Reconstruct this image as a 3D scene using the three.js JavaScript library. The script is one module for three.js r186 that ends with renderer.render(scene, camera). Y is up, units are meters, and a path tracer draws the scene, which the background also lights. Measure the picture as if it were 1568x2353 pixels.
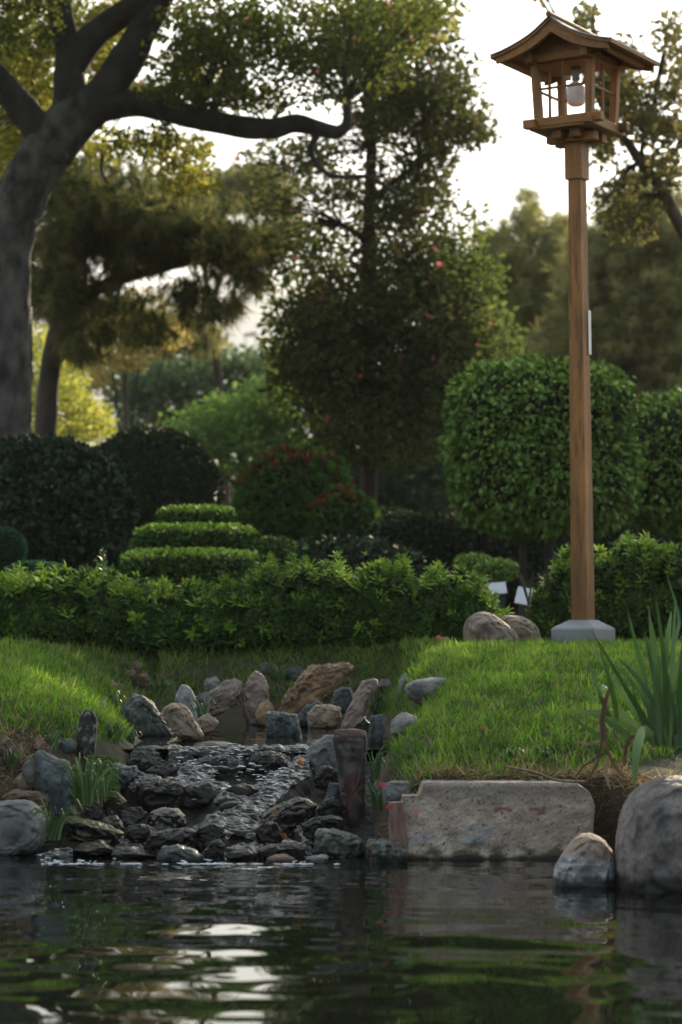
import * as THREE from 'three';
import { mergeGeometries, mergeVertices } from 'three/addons/utils/BufferGeometryUtils.js';
import { RoundedBoxGeometry } from 'three/addons/geometries/RoundedBoxGeometry.js';
import { createNoise3D } from 'simplex-noise';

// ---------------------------------------------------------------- camera, sky, sun, exposure
const EYE = 0.795, FOC = 5400, CX = 784, CY = 1176.5, HOR = 1460;
const PITCH = Math.atan((HOR - CY) / FOC);
const scene = new THREE.Scene();
const camera = new THREE.PerspectiveCamera(2 * Math.atan(CY / FOC) * 180 / Math.PI, 682 / 1024, 0.1, 12000);
camera.position.set(0, EYE, 0);
camera.rotation.x = PITCH;
camera.focus = 9.9;
camera.userData.fStop = 3.4;

const SUN_AZ = 15 * Math.PI / 180, SUN_EL = 17 * Math.PI / 180;
const sunDir = new THREE.Vector3(Math.sin(SUN_AZ) * Math.cos(SUN_EL), Math.sin(SUN_EL), -Math.cos(SUN_AZ) * Math.cos(SUN_EL));
{
  const W = 1024, Hh = 512, data = new Float32Array(W * Hh * 4), v = new THREE.Vector3();
  for (let r = 0; r < Hh; r++) for (let c = 0; c < W; c++) {
    const el = ((r + 0.5) / Hh - 0.5) * Math.PI, az = ((c + 0.5) / W - 0.5) * 2 * Math.PI;
    v.set(Math.cos(el) * Math.cos(az), Math.sin(el), Math.cos(el) * Math.sin(az));
    const up = Math.max(0, v.y), k = Math.pow(1 - up, 2.2), a = Math.acos(THREE.MathUtils.clamp(v.dot(sunDir), -1, 1));
    const g1 = Math.exp(-a / 0.22), g2 = Math.exp(-a / 0.6);
    const col = [0.27 + 0.55 * k + 2.6 * g1 + 1.65 * g2, 0.385 + 0.52 * k + 2.45 * g1 + 1.7 * g2, 0.53 + 0.46 * k + 2.1 * g1 + 1.65 * g2];
    const o = (r * W + c) * 4;
    for (let i = 0; i < 3; i++) data[o + i] = (el < 0 ? 0.16 : col[i]) * 0.46;
    data[o + 3] = 1;
  }
  const t = new THREE.DataTexture(data, W, Hh, THREE.RGBAFormat, THREE.FloatType);
  t.mapping = THREE.EquirectangularReflectionMapping;
  t.magFilter = THREE.LinearFilter; t.needsUpdate = true;
  scene.background = t; scene.environment = t;
}
const sun = new THREE.DirectionalLight(new THREE.Color(1, 0.82, 0.56), 5);
sun.position.copy(sunDir).multiplyScalar(60);
sun.castShadow = true;
Object.assign(sun.shadow.camera, { left: -30, right: 30, top: 30, bottom: -30, far: 200 });
scene.add(sun, sun.target);
sun.target.position.set(0, 0, -15);
const renderer = new THREE.WebGLRenderer({ antialias: true });
renderer.toneMapping = THREE.LinearToneMapping;
renderer.toneMappingExposure = 3.75;
renderer.shadowMap.enabled = true;
scene.fog = new THREE.FogExp2(0xf4f2ec, 0.00034);

// ---------------------------------------------------------------- helpers
function rngOf(a) {
  return () => { a = (a + 0x6d2b79f5) | 0; let t = Math.imul(a ^ (a >>> 15), 1 | a); t = (t + Math.imul(t ^ (t >>> 7), 61 | t)) ^ t; return ((t ^ (t >>> 14)) >>> 0) / 4294967296; };
}
const noise3 = createNoise3D(rngOf(7));
const fbm = (x, y, z, o = 4) => { let s = 0, a = 0.5; for (let i = 0; i < o; i++) { s += a * noise3(x, y, z); x = x * 2.03 + 7.1; y = y * 2.03 + 3.3; z = z * 2.03 + 1.7; a *= 0.5; } return s; };
const clamp = THREE.MathUtils.clamp, lerp = THREE.MathUtils.lerp, sstep = (a, b, x) => { const t = clamp((x - a) / (b - a), 0, 1); return t * t * (3 - 2 * t); };
const V3 = (x, y, z) => new THREE.Vector3(x, y, z);
const UP = V3(0, 1, 0), qa = new THREE.Quaternion();
const aim = (dir, spin) => new THREE.Quaternion().setFromUnitVectors(UP, dir).multiply(qa.setFromAxisAngle(UP, spin).clone());
const curve1 = (pts) => (x) => { if (x <= pts[0][0]) return pts[0][1]; for (let i = 1; i < pts.length; i++) if (x <= pts[i][0]) { const [a, b] = pts[i - 1], [c, d] = pts[i]; return lerp(b, d, (x - a) / (c - a)); } return pts[pts.length - 1][1]; };
// a point of the place, given as the direction it is seen in (photo grid of 1568 x 2353) and its distance ahead
const cP = Math.cos(PITCH), sP = Math.sin(PITCH);
function at(px, py, d) {
  const xc = (px - CX) / FOC, yc = (CY - py) / FOC, t = d / (cP - yc * sP);
  return V3(xc * t, EYE + (yc * cP + sP) * t, -d);
}
const taken = {};
const numbered = (n) => { const k = (taken[n] = (taken[n] ?? -1) + 1); return k ? `${n}_${String(k).padStart(3, '0')}` : n; };
function tag(o, label, category, group) { o.userData.label = label; o.userData.category = category; if (group) o.userData.group = group; return o; }
function base(name, label, category, pos = [0, 0, 0], group) {
  const o = new THREE.Group(); o.name = numbered(name); o.position.set(...pos); scene.add(o);
  return tag(o, label, category, group);
}
function put(name, geo, mat, parent) {
  const m = new THREE.Mesh(geo, mat); m.name = parent ? name : numbered(name); m.castShadow = m.receiveShadow = true;
  (parent || scene).add(m); return m;
}
const struct = (name, geo, mat) => { const m = put(name, geo, mat); m.userData.kind = 'structure'; return m; };
const dummy = new THREE.Object3D();
function scatter(name, geo, mat, items, parent) {
  const m = new THREE.InstancedMesh(geo, mat, items.length); m.name = parent ? name : numbered(name); m.castShadow = m.receiveShadow = true;
  items.forEach((it, i) => {
    dummy.position.copy(it.p); dummy.quaternion.copy(it.q);
    if (it.s.isVector3) dummy.scale.copy(it.s); else dummy.scale.setScalar(it.s);
    dummy.updateMatrix(); m.setMatrixAt(i, dummy.matrix); m.setColorAt(i, it.c);
  });
  m.userData.kind = 'stuff';
  (parent || scene).add(m); return m;
}
const rgb = (r, g, b) => new THREE.Color().setRGB(r, g, b);
const mixC = (a, b, t) => a.clone().lerp(b, t);
function paint(geo, f) {
  const p = geo.attributes.position, n = geo.attributes.normal, c = new Float32Array(p.count * 3), v = V3(), nn = V3();
  for (let i = 0; i < p.count; i++) { v.fromBufferAttribute(p, i); if (n) nn.fromBufferAttribute(n, i); const k = f(v, nn, i); c[i * 3] = k.r; c[i * 3 + 1] = k.g; c[i * 3 + 2] = k.b; }
  geo.setAttribute('color', new THREE.BufferAttribute(c, 3));
  return geo;
}
const noiseTex = (size, f, srgb) => {
  const d = new Uint8Array(size * size * 4);
  for (let y = 0; y < size; y++) for (let x = 0; x < size; x++) { const c = f(x / size, y / size), o = (y * size + x) * 4; for (let k = 0; k < 3; k++) d[o + k] = clamp(Math.round((Array.isArray(c) ? c[k] : c) * 255), 0, 255); d[o + 3] = 255; }
  const t = new THREE.DataTexture(d, size, size); t.wrapS = t.wrapT = THREE.RepeatWrapping; t.magFilter = THREE.LinearFilter; if (srgb) t.colorSpace = THREE.SRGBColorSpace; t.needsUpdate = true; return t;
};
// tiling noise on a torus
const torus = (u, v, f, o = 3) => { const a = u * 2 * Math.PI, b = v * 2 * Math.PI; return fbm(Math.cos(a) * f + Math.cos(b) * f * 1.7 + 5, Math.sin(a) * f + 9, Math.sin(b) * f * 1.7, o); };

// ---------------------------------------------------------------- materials
const std = (o) => new THREE.MeshStandardMaterial(o), phys = (o) => new THREE.MeshPhysicalMaterial(o);
const leafM = phys({ color: 0xffffff, roughness: 1, specularIntensity: 0.15, transmission: 0.6, thickness: 0, side: THREE.DoubleSide });
const glossLeafM = phys({ color: 0xffffff, roughness: 0.75, side: THREE.DoubleSide, specularIntensity: 0.5 });
const grassM = phys({ color: 0xffffff, roughness: 1, specularIntensity: 0.3, transmission: 0.5, thickness: 0, side: THREE.DoubleSide });
const barkM = std({ color: 0xffffff, vertexColors: true, roughness: 0.95 });
const rockM = phys({ color: 0xffffff, vertexColors: true, roughness: 0.82 });
const wetM = phys({ color: 0xffffff, vertexColors: true, roughness: 0.7, specularIntensity: 0.3, clearcoat: 0.22, clearcoatRoughness: 0.05 });
const soilM = std({ color: 0xffffff, vertexColors: true, roughness: 1 });
const coreM = std({ color: rgb(0.008, 0.011, 0.006), roughness: 1 });
const matteC = (r, g, b, rough = 0.8) => std({ color: rgb(r, g, b), roughness: rough, side: THREE.DoubleSide });

// ---------------------------------------------------------------- ground
const YU = 0.333;                                     // level of the upper pool
const chanL = curve1([[8.3, -1.12], [8.6, -1.06], [9, -0.93], [9.4, -0.76], [9.7, -0.66], [10.3, -0.66], [11, -0.72], [12.55, -0.70]]);
const chanR = curve1([[8.4, 0.16], [9.1, 0.10], [9.6, 0.10], [11, 0.13], [12.55, 0.03]]);
const wlAt = curve1([[8.5, 0], [8.75, 0.05], [9, 0.15], [9.3, 0.25], [9.55, 0.325], [9.6, YU]]);
const landL = curve1([[8.5, 0.18], [8.7, 0.24], [8.95, 0.41], [9.5, 0.54], [10.2, 0.66], [11, 0.735], [11.8, 0.72], [13, 0.69], [14.5, 0.745], [20, 0.755]]);
const landR = curve1([[8.3, 0.22], [8.5, 0.255], [8.75, 0.31], [9.2, 0.42], [10, 0.545], [11, 0.65], [12, 0.71], [13, 0.735], [14, 0.742], [16, 0.755]]);
function groundH(x, d) {
  if (d > 30) return 0.755;
  const xl = chanL(d), xr = chanR(d), mid = (xl + xr) / 2;
  const ex = Math.max(xl - x, x - xr, 0), ed = Math.max(d - 12.5, 0), e = Math.hypot(ex, ed * 0.9);
  const bed = wlAt(d) - 0.11, land = lerp(landL(d), landR(d), sstep(-0.8, 0.3, x));
  const wid = d > 12.5 && ex < 0.3 ? 0.75 : x < mid ? lerp(0.42, 0.95, sstep(9.1, 10.4, d)) : lerp(0.16, 0.5, sstep(9, 10.2, d));
  let h = lerp(bed, land, Math.pow(sstep(-0.03, wid, e), 0.8));
  const shore = 8.56 - 0.62 * sstep(0.92, 1.25, x) + 0.12 * sstep(-1, -1.4, x) * 0 + 0.05 * noise3(x * 4, 2, 0);
  h = lerp(-0.35, h, sstep(shore - 0.07, shore + 0.05, d));
  return h + 0.012 * noise3(x * 3, d * 3, 1) + 0.005 * noise3(x * 14, d * 14, 4);
}
{
  const xs = [], ds = [];
  for (let x = -2.4; x <= 2.6001; x += 0.022) xs.push(x);
  for (let k = 1, s = 0.05, x = 2.6; x < 5200; k++, s *= 1.2) { x += s; xs.push(x); }
  for (let k = 1, s = 0.05, x = -2.4; x > -5200; k++, s *= 1.2) { x -= s; xs.unshift(x); }
  for (let d = 7.4; d <= 14.5; d += 0.024) ds.push(d);
  for (let s = 0.04, d = 14.5; d < 5200; s *= 1.16) { d += s; ds.push(d); }
  for (let s = 0.1, d = 7.4; d > -12; s *= 1.3) { d -= s; ds.unshift(d); }
  const nx = xs.length, nd = ds.length, pos = new Float32Array(nx * nd * 3), idx = [];
  let o = 0;
  for (const d of ds) for (const x of xs) { pos[o++] = x; pos[o++] = groundH(x, d); pos[o++] = -d; }
  for (let j = 0; j < nd - 1; j++) for (let i = 0; i < nx - 1; i++) { const a = j * nx + i; idx.push(a, a + 1, a + nx, a + 1, a + nx + 1, a + nx); }
  const g = new THREE.BufferGeometry(); g.setAttribute('position', new THREE.BufferAttribute(pos, 3)); g.setIndex(idx); g.computeVertexNormals();
  const dark = rgb(0.022, 0.016, 0.010), mid = rgb(0.055, 0.038, 0.022), lawn = rgb(0.02, 0.03, 0.01), straw = rgb(0.12, 0.085, 0.045);
  paint(g, (p, n) => {
    const f = fbm(p.x * 5, p.y * 9, p.z * 5), flat = sstep(0.55, 0.9, n.y);
    let c = mixC(dark, mid, clamp(0.45 + f, 0, 1));
    c = mixC(c, straw, sstep(0.18, 0.5, fbm(p.x * 17, p.y * 17, p.z * 17 + 9)) * 0.5);
    return mixC(c, lawn, flat * 0.7);
  });
  struct('ground', g, soilM);
}
// a strip of pale concrete path behind the lamp
{
  const g = new THREE.BoxGeometry(9, 0.05, 1.1, 60, 1, 10); g.translate(1.2, 0.742, -15.6);
  paint(g, (p) => mixC(rgb(0.3, 0.29, 0.27), rgb(0.42, 0.4, 0.37), clamp(0.5 + fbm(p.x * 4, 1, p.z * 4), 0, 1)));
  struct('path', g, rockM);
}
// mountain beyond; its pale base colour also stands in for haze
{
  const nx = 130, nz = 26, pos = [], idx = [];
  for (let j = 0; j <= nz; j++) for (let i = 0; i <= nx; i++) {
    const x = lerp(-3400, 3400, i / nx), t = j / nz, d = 2400 + 1400 * t;
    const ridge = 490 + 70 * Math.sin(x * 0.0021 + 0.4) + 90 * fbm(x * 0.0012, 3, 0) - 0.05 * x;
    pos.push(x, 0.5 + ridge * Math.sin(Math.min(1, t * 1.25) * Math.PI / 2) * (t > 0.8 ? 1 - (t - 0.8) : 1) + 22 * fbm(x * 0.005, d * 0.005, 2), -d);
  }
  for (let j = 0; j < nz; j++) for (let i = 0; i < nx; i++) { const a = j * (nx + 1) + i; idx.push(a, a + 1, a + nx + 1, a + 1, a + nx + 2, a + nx + 1); }
  const g = new THREE.BufferGeometry(); g.setAttribute('position', new THREE.Float32BufferAttribute(pos, 3)); g.setIndex(idx); g.computeVertexNormals();
  paint(g, (p) => mixC(rgb(0.4, 0.4, 0.39), rgb(0.55, 0.54, 0.52), clamp(0.5 + fbm(p.x * 0.005, p.y * 0.008, p.z * 0.005), 0, 1)));
  struct('mountain', g, std({ color: 0xffffff, vertexColors: true, roughness: 1 }));
}

// ---------------------------------------------------------------- water
const wave = (() => {
  const r = rngOf(21), w = [];
  for (let i = 0; i < 44; i++) {
    const len = 0.05 * Math.pow(14, r()), a = (r() - 0.5) * 2.6 + Math.PI / 2, k = 2 * Math.PI / len;
    w.push([Math.cos(a) * k, Math.sin(a) * k, r() * 6.283, 0.0062 * Math.pow(len / 0.3, 0.25) / k]);
  }
  return (x, d, near) => { let h = 0; for (const [kx, kd, ph, am] of w) { const k = Math.hypot(kx, kd); h += am * (k > 60 ? near : 1) * Math.sin(kx * x + kd * d + ph); } return h; };
})();
const waterM = phys({ color: rgb(0.0045, 0.006, 0.0045), roughness: 0.015, ior: 1.33, specularIntensity: 1 });
function sheet(xs, ds, f) {
  const nx = xs.length, pos = [], idx = [];
  for (const d of ds) for (const x of xs) pos.push(x, f(x, d), -d);
  for (let j = 0; j < ds.length - 1; j++) for (let i = 0; i < nx - 1; i++) { const a = j * nx + i; idx.push(a, a + 1, a + nx, a + 1, a + nx + 1, a + nx); }
  const g = new THREE.BufferGeometry(); g.setAttribute('position', new THREE.Float32BufferAttribute(pos, 3)); g.setIndex(idx); g.computeVertexNormals(); return g;
}
const range = (a, b, s) => { const o = []; for (let v = a; v < b + s / 2; v += s) o.push(v); return o; };
{
  const xs = [-40, -20, -9, -5, -3, -2, ...range(-1.5, 1.6, 0.02), 2, 3, 5, 9, 20, 40], ds = [-11, -6, -2, 1, 3, 4, ...range(4.7, 8.8, 0.0105)];
  const g = sheet(xs, ds, (x, d) => {
    if (d < 4.5 || Math.abs(x) > 1.7) return 0;
    const c = Math.exp(-Math.pow((x + 0.45) / 0.55, 2)) * sstep(7.3, 8.5, d);
    return wave(x, d, 0.45 + 1.3 * c) * (0.75 + 0.9 * c) + 0.006 * c * fbm(x * 14, d * 22, 3, 3);
  });
  struct('pond_water', g, waterM);
}
{
  const g = sheet(range(-1.25, 0.55, 0.03), range(9.57, 13, 0.022), (x, d) => YU + wave(x * 1.4, d * 1.4, 0.3) * 0.28 + 0.003 * sstep(9.9, 9.57, d) * noise3(x * 9, d * 14, 2));
  struct('pool_water', g, waterM);
}
// water running down between the stones: a dark gravelly bed, and streams on it
const cascadeM = phys({ color: rgb(0.003, 0.0035, 0.0035), roughness: 0.03, ior: 1.33 });
const rampY = curve1([[8.38, -0.03], [8.46, -0.008], [8.5, 0.004], [9.5, 0.315], [9.58, 0.329], [9.66, 0.331]]);
const streams = [[692, 1760, 640, 1800, 26], [650, 1786, 575, 1856, 34], [566, 1850, 480, 1912, 38], [510, 1880, 590, 1908, 24], [280, 1926, 350, 1948, 20], [100, 1962, 345, 1950, 16], [470, 1958, 610, 1948, 18], [590, 1940, 712, 1942, 12], [318, 1796, 434, 1808, 22], [258, 1766, 316, 1780, 20], [700, 1872, 786, 1848, 14], [400, 1724, 700, 1722, 12], [436, 1778, 566, 1852, 24], [400, 1760, 480, 1774, 12], [384, 1894, 296, 1928, 16], [690, 1900, 716, 1940, 12]];
function wetness(x, d, y) {
  const px = CX + x / d * FOC, py = HOR + (EYE - y) * FOC / d + 7 * noise3(x * 9, d * 9, 50); let m = -1;
  for (const [x0, y0, x1, y1, w] of streams) { const ex = x1 - x0, ey = y1 - y0, t = clamp(((px - x0) * ex + (py - y0) * ey) / (ex * ex + ey * ey), 0, 1); m = Math.max(m, 1 - Math.hypot(px - x0 - t * ex, (py - y0 - t * ey) * 1.3) / w); }
  return m;
}
const cascadeY = (x, d) => {
  const y = rampY(d), m = clamp(wetness(x, d, y), 0, 1);
  return y + 0.016 * Math.sqrt(m) + 0.012 * fbm(x * 7, d * 6, 5, 2) + 0.0042 * noise3(x * 15, d * 34, 9) + 0.0028 * noise3(x * 36, d * 66, 2);
};
{
  const bed = sheet(range(-1.25, 0.24, 0.009), range(8.38, 9.66, 0.009), (x, d) => rampY(d) - 0.014 - 0.045 * sstep(0.05, -0.7, wetness(x, d, rampY(d))) + 0.026 * fbm(x * 8, d * 8, 15, 2) + 0.02 * Math.abs(fbm(x * 24, d * 24, 4, 3)));
  paint(bed, (p) => mixC(rgb(0.004, 0.004, 0.0035), rgb(0.02, 0.018, 0.015), clamp(0.5 + fbm(p.x * 30, p.y * 30, p.z * 30, 3), 0, 1)));
  struct('stream_bed', bed, phys({ color: 0xffffff, vertexColors: true, roughness: 0.6, specularIntensity: 0.35 }));
  const xs = range(-1.2, 0.2, 0.0055), ds = range(8.4, 9.66, 0.0055), g = sheet(xs, ds, cascadeY), old = g.index.array, keep = [], P = g.attributes.position, m = new Float32Array(P.count);
  for (let i = 0; i < P.count; i++) m[i] = wetness(P.getX(i), -P.getZ(i), rampY(-P.getZ(i)));
  for (let i = 0; i < old.length; i += 3) if (Math.max(m[old[i]], m[old[i + 1]], m[old[i + 2]]) > 0) keep.push(old[i], old[i + 1], old[i + 2]);
  g.setIndex(keep);
  struct('cascade_water', g, cascadeM);
}

// ---------------------------------------------------------------- stones
const icoCache = {};
function ico(detail) {
  if (!icoCache[detail]) { const g = new THREE.IcosahedronGeometry(1, detail); g.deleteAttribute('normal'); g.deleteAttribute('uv'); icoCache[detail] = mergeVertices(g, 1e-5); }
  return icoCache[detail].clone();
}
// distance at which the line of sight through (px, py) meets the ground
function hit(px, py, from = 8.2) { for (let d = from; d < 15; d += 0.01) { const p = at(px, py, d); if (groundH(p.x, d) > p.y) return d; } return 13; }
function outlineGeo(seed, poly, w, h, dp, o) {   // a stone whose silhouette from the pond is the given polygon
  const g = ico(o.detail ?? 26), p = g.attributes.position, v = V3(), n = poly.length, r = rngOf(seed * 31 + 5), planes = [];
  for (let i = 0; i < 12; i++) { const a = i * 2.4 + r(), y = -0.9 + 1.8 * (i + r()) / 12, q = Math.sqrt(1 - y * y); planes.push([V3(Math.cos(a) * q, y, Math.sin(a) * q), 0.58 + 0.34 * r()]); }
  const rad = (a) => { const dx = Math.cos(a), dy = Math.sin(a); let best = 0; for (let i = 0; i < n; i++) { const [x1, y1] = poly[i], [x2, y2] = poly[(i + 1) % n], ex = x2 - x1, ey = y2 - y1, den = dx * ey - dy * ex; if (Math.abs(den) < 1e-9) continue; const t = (x1 * ey - y1 * ex) / den, k = (x1 * dy - y1 * dx) / den; if (t > 0 && k >= -1e-6 && k <= 1 + 1e-6) best = Math.max(best, t); } return best; };
  const lut = []; for (let i = 0; i <= 360; i++) lut.push(rad(i / 360 * 6.28318 - Math.PI)); lut[0] = lut[360] = lut[1];
  for (let pass = 0, W = (o.round ?? 0) >= 0.5 ? 9 : 1; pass < 2; pass++) { const c = lut.slice(); for (let i = 0; i <= 360; i++) { let q = 0; for (let k = -W; k <= W; k++) q += c[(i + k + 720) % 360]; lut[i] = q / (2 * W + 1); } }
  for (let i = 0; i < p.count; i++) {
    v.fromBufferAttribute(p, i).normalize();
    const a = Math.atan2(v.y, v.x), f = (a + Math.PI) / 6.28318 * 360, j = Math.min(359, Math.floor(f)), R = lerp(lut[j], lut[j + 1], f - j), rho = Math.hypot(v.x, v.y);
    let s = 0; for (const [q, off] of planes) { const k = v.dot(q) / off; if (k > 0) s += Math.pow(k, 22); }
    const q = Math.min(1.06, Math.pow(s + 1e-9, -1 / 22)), u = R * Math.pow(rho, 0.62);
    p.setXYZ(i, Math.cos(a) * u, Math.sin(a) * u, Math.sign(v.z) * Math.pow(Math.abs(v.z), 0.75) * lerp(q, 1, o.round ?? 0) * dp / 2 * (1 + 0.25 * fbm(v.x * 2 + seed, v.y * 2, v.z * 2, 2)));
  }
  g.computeVertexNormals();
  return g;
}
function rockGeo(seed, w, h, dp, o = {}) {
  if (o.poly) { const g = outlineGeo(seed, o.poly, w, h, dp, o); return roughen(g, seed, w, h, o); }
  const r = rngOf(seed * 97 + 11), g = ico(o.detail ?? 22), p = g.attributes.position, v = V3(), planes = [], round = o.round ?? 0;
  const n = o.planes ?? 11;
  for (let i = 0; i < n; i++) { const a = (i + r()) / n * 6.283 * 2.6, y = -0.95 + 1.9 * (i + r()) / n, q = Math.sqrt(1 - y * y); planes.push([V3(Math.cos(a) * q, y, Math.sin(a) * q), 0.62 + 0.3 * r()]); }
  if (o.flat) planes.push([V3(0.1 * (r() - 0.5), 1, 0.1), 0.55]);
  const e = 11, roll = o.roll ?? 0, cr = Math.cos(roll), sr = Math.sin(roll);
  for (let i = 0; i < p.count; i++) {
    v.fromBufferAttribute(p, i).normalize();
    let s = 0; for (const [q, off] of planes) { const k = v.dot(q) / off; if (k > 0) s += Math.pow(k, e * 2.5); }
    const facet = Math.pow(s + 1e-9, -1 / (e * 2.5));
    const se = Math.pow(Math.pow(Math.abs(v.x), 2.6) + Math.pow(Math.abs(v.y), 2.6) + Math.pow(Math.abs(v.z), 2.6), -1 / 2.6);
    let q = lerp(Math.min(facet, 1.35), se, round);
    q *= 1 + (0.09 - 0.04 * round) * fbm(v.x * 1.6 + seed, v.y * 1.6, v.z * 1.6, 3);
    v.multiplyScalar(q);
    const x = v.x * cr - v.y * sr, y = v.x * sr + v.y * cr;
    p.setXYZ(i, x, y, v.z);
  }
  g.computeBoundingBox();
  const b = g.boundingBox, sz = b.getSize(V3()), c = b.getCenter(V3());
  for (let i = 0; i < p.count; i++) p.setXYZ(i, (p.getX(i) - c.x) / sz.x * w, (p.getY(i) - c.y) / sz.y * h, (p.getZ(i) - c.z) / sz.z * dp);
  if (o.shape) for (let i = 0; i < p.count; i++) { v.fromBufferAttribute(p, i); o.shape(v); p.setXYZ(i, v.x, v.y, v.z); }
  g.computeVertexNormals();
  return roughen(g, seed, w, h, o);
}
function roughen(g, seed, w, h, o) {
  const p = g.attributes.position, v = V3(), round = o.round ?? 0, cr = Math.cos(o.roll ?? 0), sr = Math.sin(o.roll ?? 0);
  const nn = g.attributes.normal, S = o.rough ?? (round > 0.5 ? 0.006 : 0.016), size = Math.min(w, h, 0.3);
  const st = o.strata ?? 0;
  for (let i = 0; i < p.count; i++) {
    v.fromBufferAttribute(p, i);
    const u = v.x * cr + v.y * sr, y2 = -v.x * sr + v.y * cr;
    const ridged = (1 - Math.abs(noise3(u * 9 + seed, y2 * (9 + 26 * st), v.z * 9))) - 0.5;
    const k = S * size / 0.15 * (0.28 * ridged + 0.5 * fbm(u * 26 + seed, y2 * (26 + 40 * st), v.z * 26, 3));
    p.setXYZ(i, v.x + nn.getX(i) * k, v.y + nn.getY(i) * k, v.z + nn.getZ(i) * k);
  }
  g.computeVertexNormals();
  return g;
}
const PAL = {
  tan: [rgb(0.11, 0.085, 0.06), rgb(0.26, 0.20, 0.145)], brown: [rgb(0.10, 0.06, 0.033), rgb(0.26, 0.165, 0.095)], grey: [rgb(0.06, 0.062, 0.06), rgb(0.16, 0.16, 0.155)],
  slate: [rgb(0.022, 0.028, 0.030), rgb(0.07, 0.084, 0.088)], green: [rgb(0.018, 0.026, 0.021), rgb(0.052, 0.066, 0.054)], pale: [rgb(0.12, 0.12, 0.12), rgb(0.27, 0.265, 0.26)],
  dark: [rgb(0.007, 0.007, 0.0065), rgb(0.026, 0.025, 0.022)], wet: [rgb(0.004, 0.004, 0.004), rgb(0.016, 0.015, 0.013)], rust: [rgb(0.018, 0.015, 0.016), rgb(0.075, 0.035, 0.026)],
  teal: [rgb(0.02, 0.033, 0.032), rgb(0.06, 0.082, 0.078)], earth: [rgb(0.05, 0.03, 0.02), rgb(0.13, 0.085, 0.055)], pink: [rgb(0.10, 0.078, 0.066), rgb(0.25, 0.195, 0.165)],
};
let stoneSeed = 100;
const VIEWS = { A: [0, 1474], B: [501.8, 1474], C: [1003.5, 1317] };
function stone(label, box, d, pal, o = {}) {
  let poly = null;
  if (typeof box[0] === 'string') {
    const [ox, oy] = VIEWS[box[0]]; poly = box.slice(1).map(([x, y]) => [ox + 0.36 * x, oy + 0.36 * y]);
    const X = poly.map((q) => q[0]), Y = poly.map((q) => q[1]); box = [Math.min(...X), Math.min(...Y), Math.max(...X), Math.max(...Y)];
  }
  const [x0, y0, x1, y1] = box;
  if (d === 'g') d = hit((x0 + x1) / 2, lerp(y0, y1, 0.93)) - 0.02;
  const k = d / FOC, w = (x1 - x0) * k, sink = o.sink ?? 0.3, h = (y1 - y0) * k * (1 + sink), dp = o.dp ?? clamp(w * 0.85, 0.05, 0.45);
  const seed = ++stoneSeed, mx = (x0 + x1) / 2, my = (y0 + y1) / 2 + (y1 - y0) * sink / 2;
  if (poly) o = { ...o, poly: poly.map(([x, y]) => [(x - mx) * k, -(lerp(y, y + (y - (y0 + y1) / 2) * 2 * sink, y > (y0 + y1) / 2 ? 1 : 0) - my) * k]) };
  const g = rockGeo(seed, w, h, dp, o), [a, b] = PAL[pal], pos = at((x0 + x1) / 2, (y0 + y1) / 2 + (y1 - y0) * sink / 2, d + dp * 0.35);
  const lich = o.lichen ?? 0, level = d > 9.7 ? YU : 0, cr = Math.cos(o.roll ?? 0), sr = Math.sin(o.roll ?? 0), st = o.strata ?? 0;
  paint(g, (p, n) => {
    const u = p.x * cr + p.y * sr, y2 = -p.x * sr + p.y * cr;
    let c = mixC(a, b, clamp(0.5 + 1.1 * fbm(u * 7 + seed, y2 * (7 + 22 * st), p.z * 7, 4), 0, 1));
    c.multiplyScalar(1 + 0.35 * fbm(p.x * 60, p.y * 60 + seed, p.z * 60, 2));
    if (o.tint) c = mixC(c, o.tint, 0.6 * sstep(0.05, 0.35, fbm(p.x * 11 + 4, p.y * 11, p.z * 11 + seed, 3)));
    if (lich) c = mixC(c, rgb(0.22, 0.22, 0.195), sstep(0.22, 0.34, fbm(p.x * 24, p.y * 24 + seed, p.z * 24, 3)) * lich);
    if (o.crust) c = mixC(c, o.crust, sstep(0.2, 0.5, n.y + 0.6 * fbm(p.x * 20, p.y * 20, p.z * 20, 2)) * 0.8);
    const wy = p.y + pos.y - level + 0.012 * fbm(p.x * 12, 3, p.z * 12, 2);
    if (!o.dry) c = c.multiplyScalar(lerp(0.28, 1, sstep(0.004, 0.035, wy)));
    return c;
  });
  const m = put(o.name ?? 'stone', g, o.wet ? wetM : rockM);
  m.position.copy(pos); m.rotation.y = o.turn ?? 0;
  tag(m, label, o.category ?? 'stone', o.group);
  return m;
}
const dC = (py) => 9.56 - (py - 1738) / (1965 - 1738) * 1.05;   // distance along the fall of the cascade
// stones of the left bank
stone('blue-grey rounded boulder at the pond edge on the far left', ['A',[-60,1040],[0,1020],[180,1012],[225,1030],[270,1090],[298,1140],[295,1230],[260,1290],[190,1320],[100,1330],[-60,1340]], 8.55, 'grey', { round: 0.7, detail: 34, sink: 0.15, tint: rgb(0.14, 0.16, 0.18) });
stone('flat brown stone lying on top of the blue-grey boulder', ['A',[10,990],[90,945],[180,955],[250,965],[300,1000],[300,1040],[150,1040],[30,1030]], 8.72, 'earth', { rough: 0.022, strata: 0.5, dry: 1 });
stone('big blue-green slab stone standing upright above the left boulder', ['A',[225,800],[235,705],[270,700],[350,740],[440,770],[465,850],[480,940],[490,1060],[440,1090],[300,1090],[230,960]], 8.85, 'slate', { planes: 9, detail: 34, lichen: 0.25, tint: rgb(0.1, 0.14, 0.14), dp: 0.14, flat: 1 });
stone('small grey stone leaning on the left side of the blue-green slab', [48, 1740, 92, 1796], 8.9, 'grey', { round: 0.5, dry: 1 });
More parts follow.
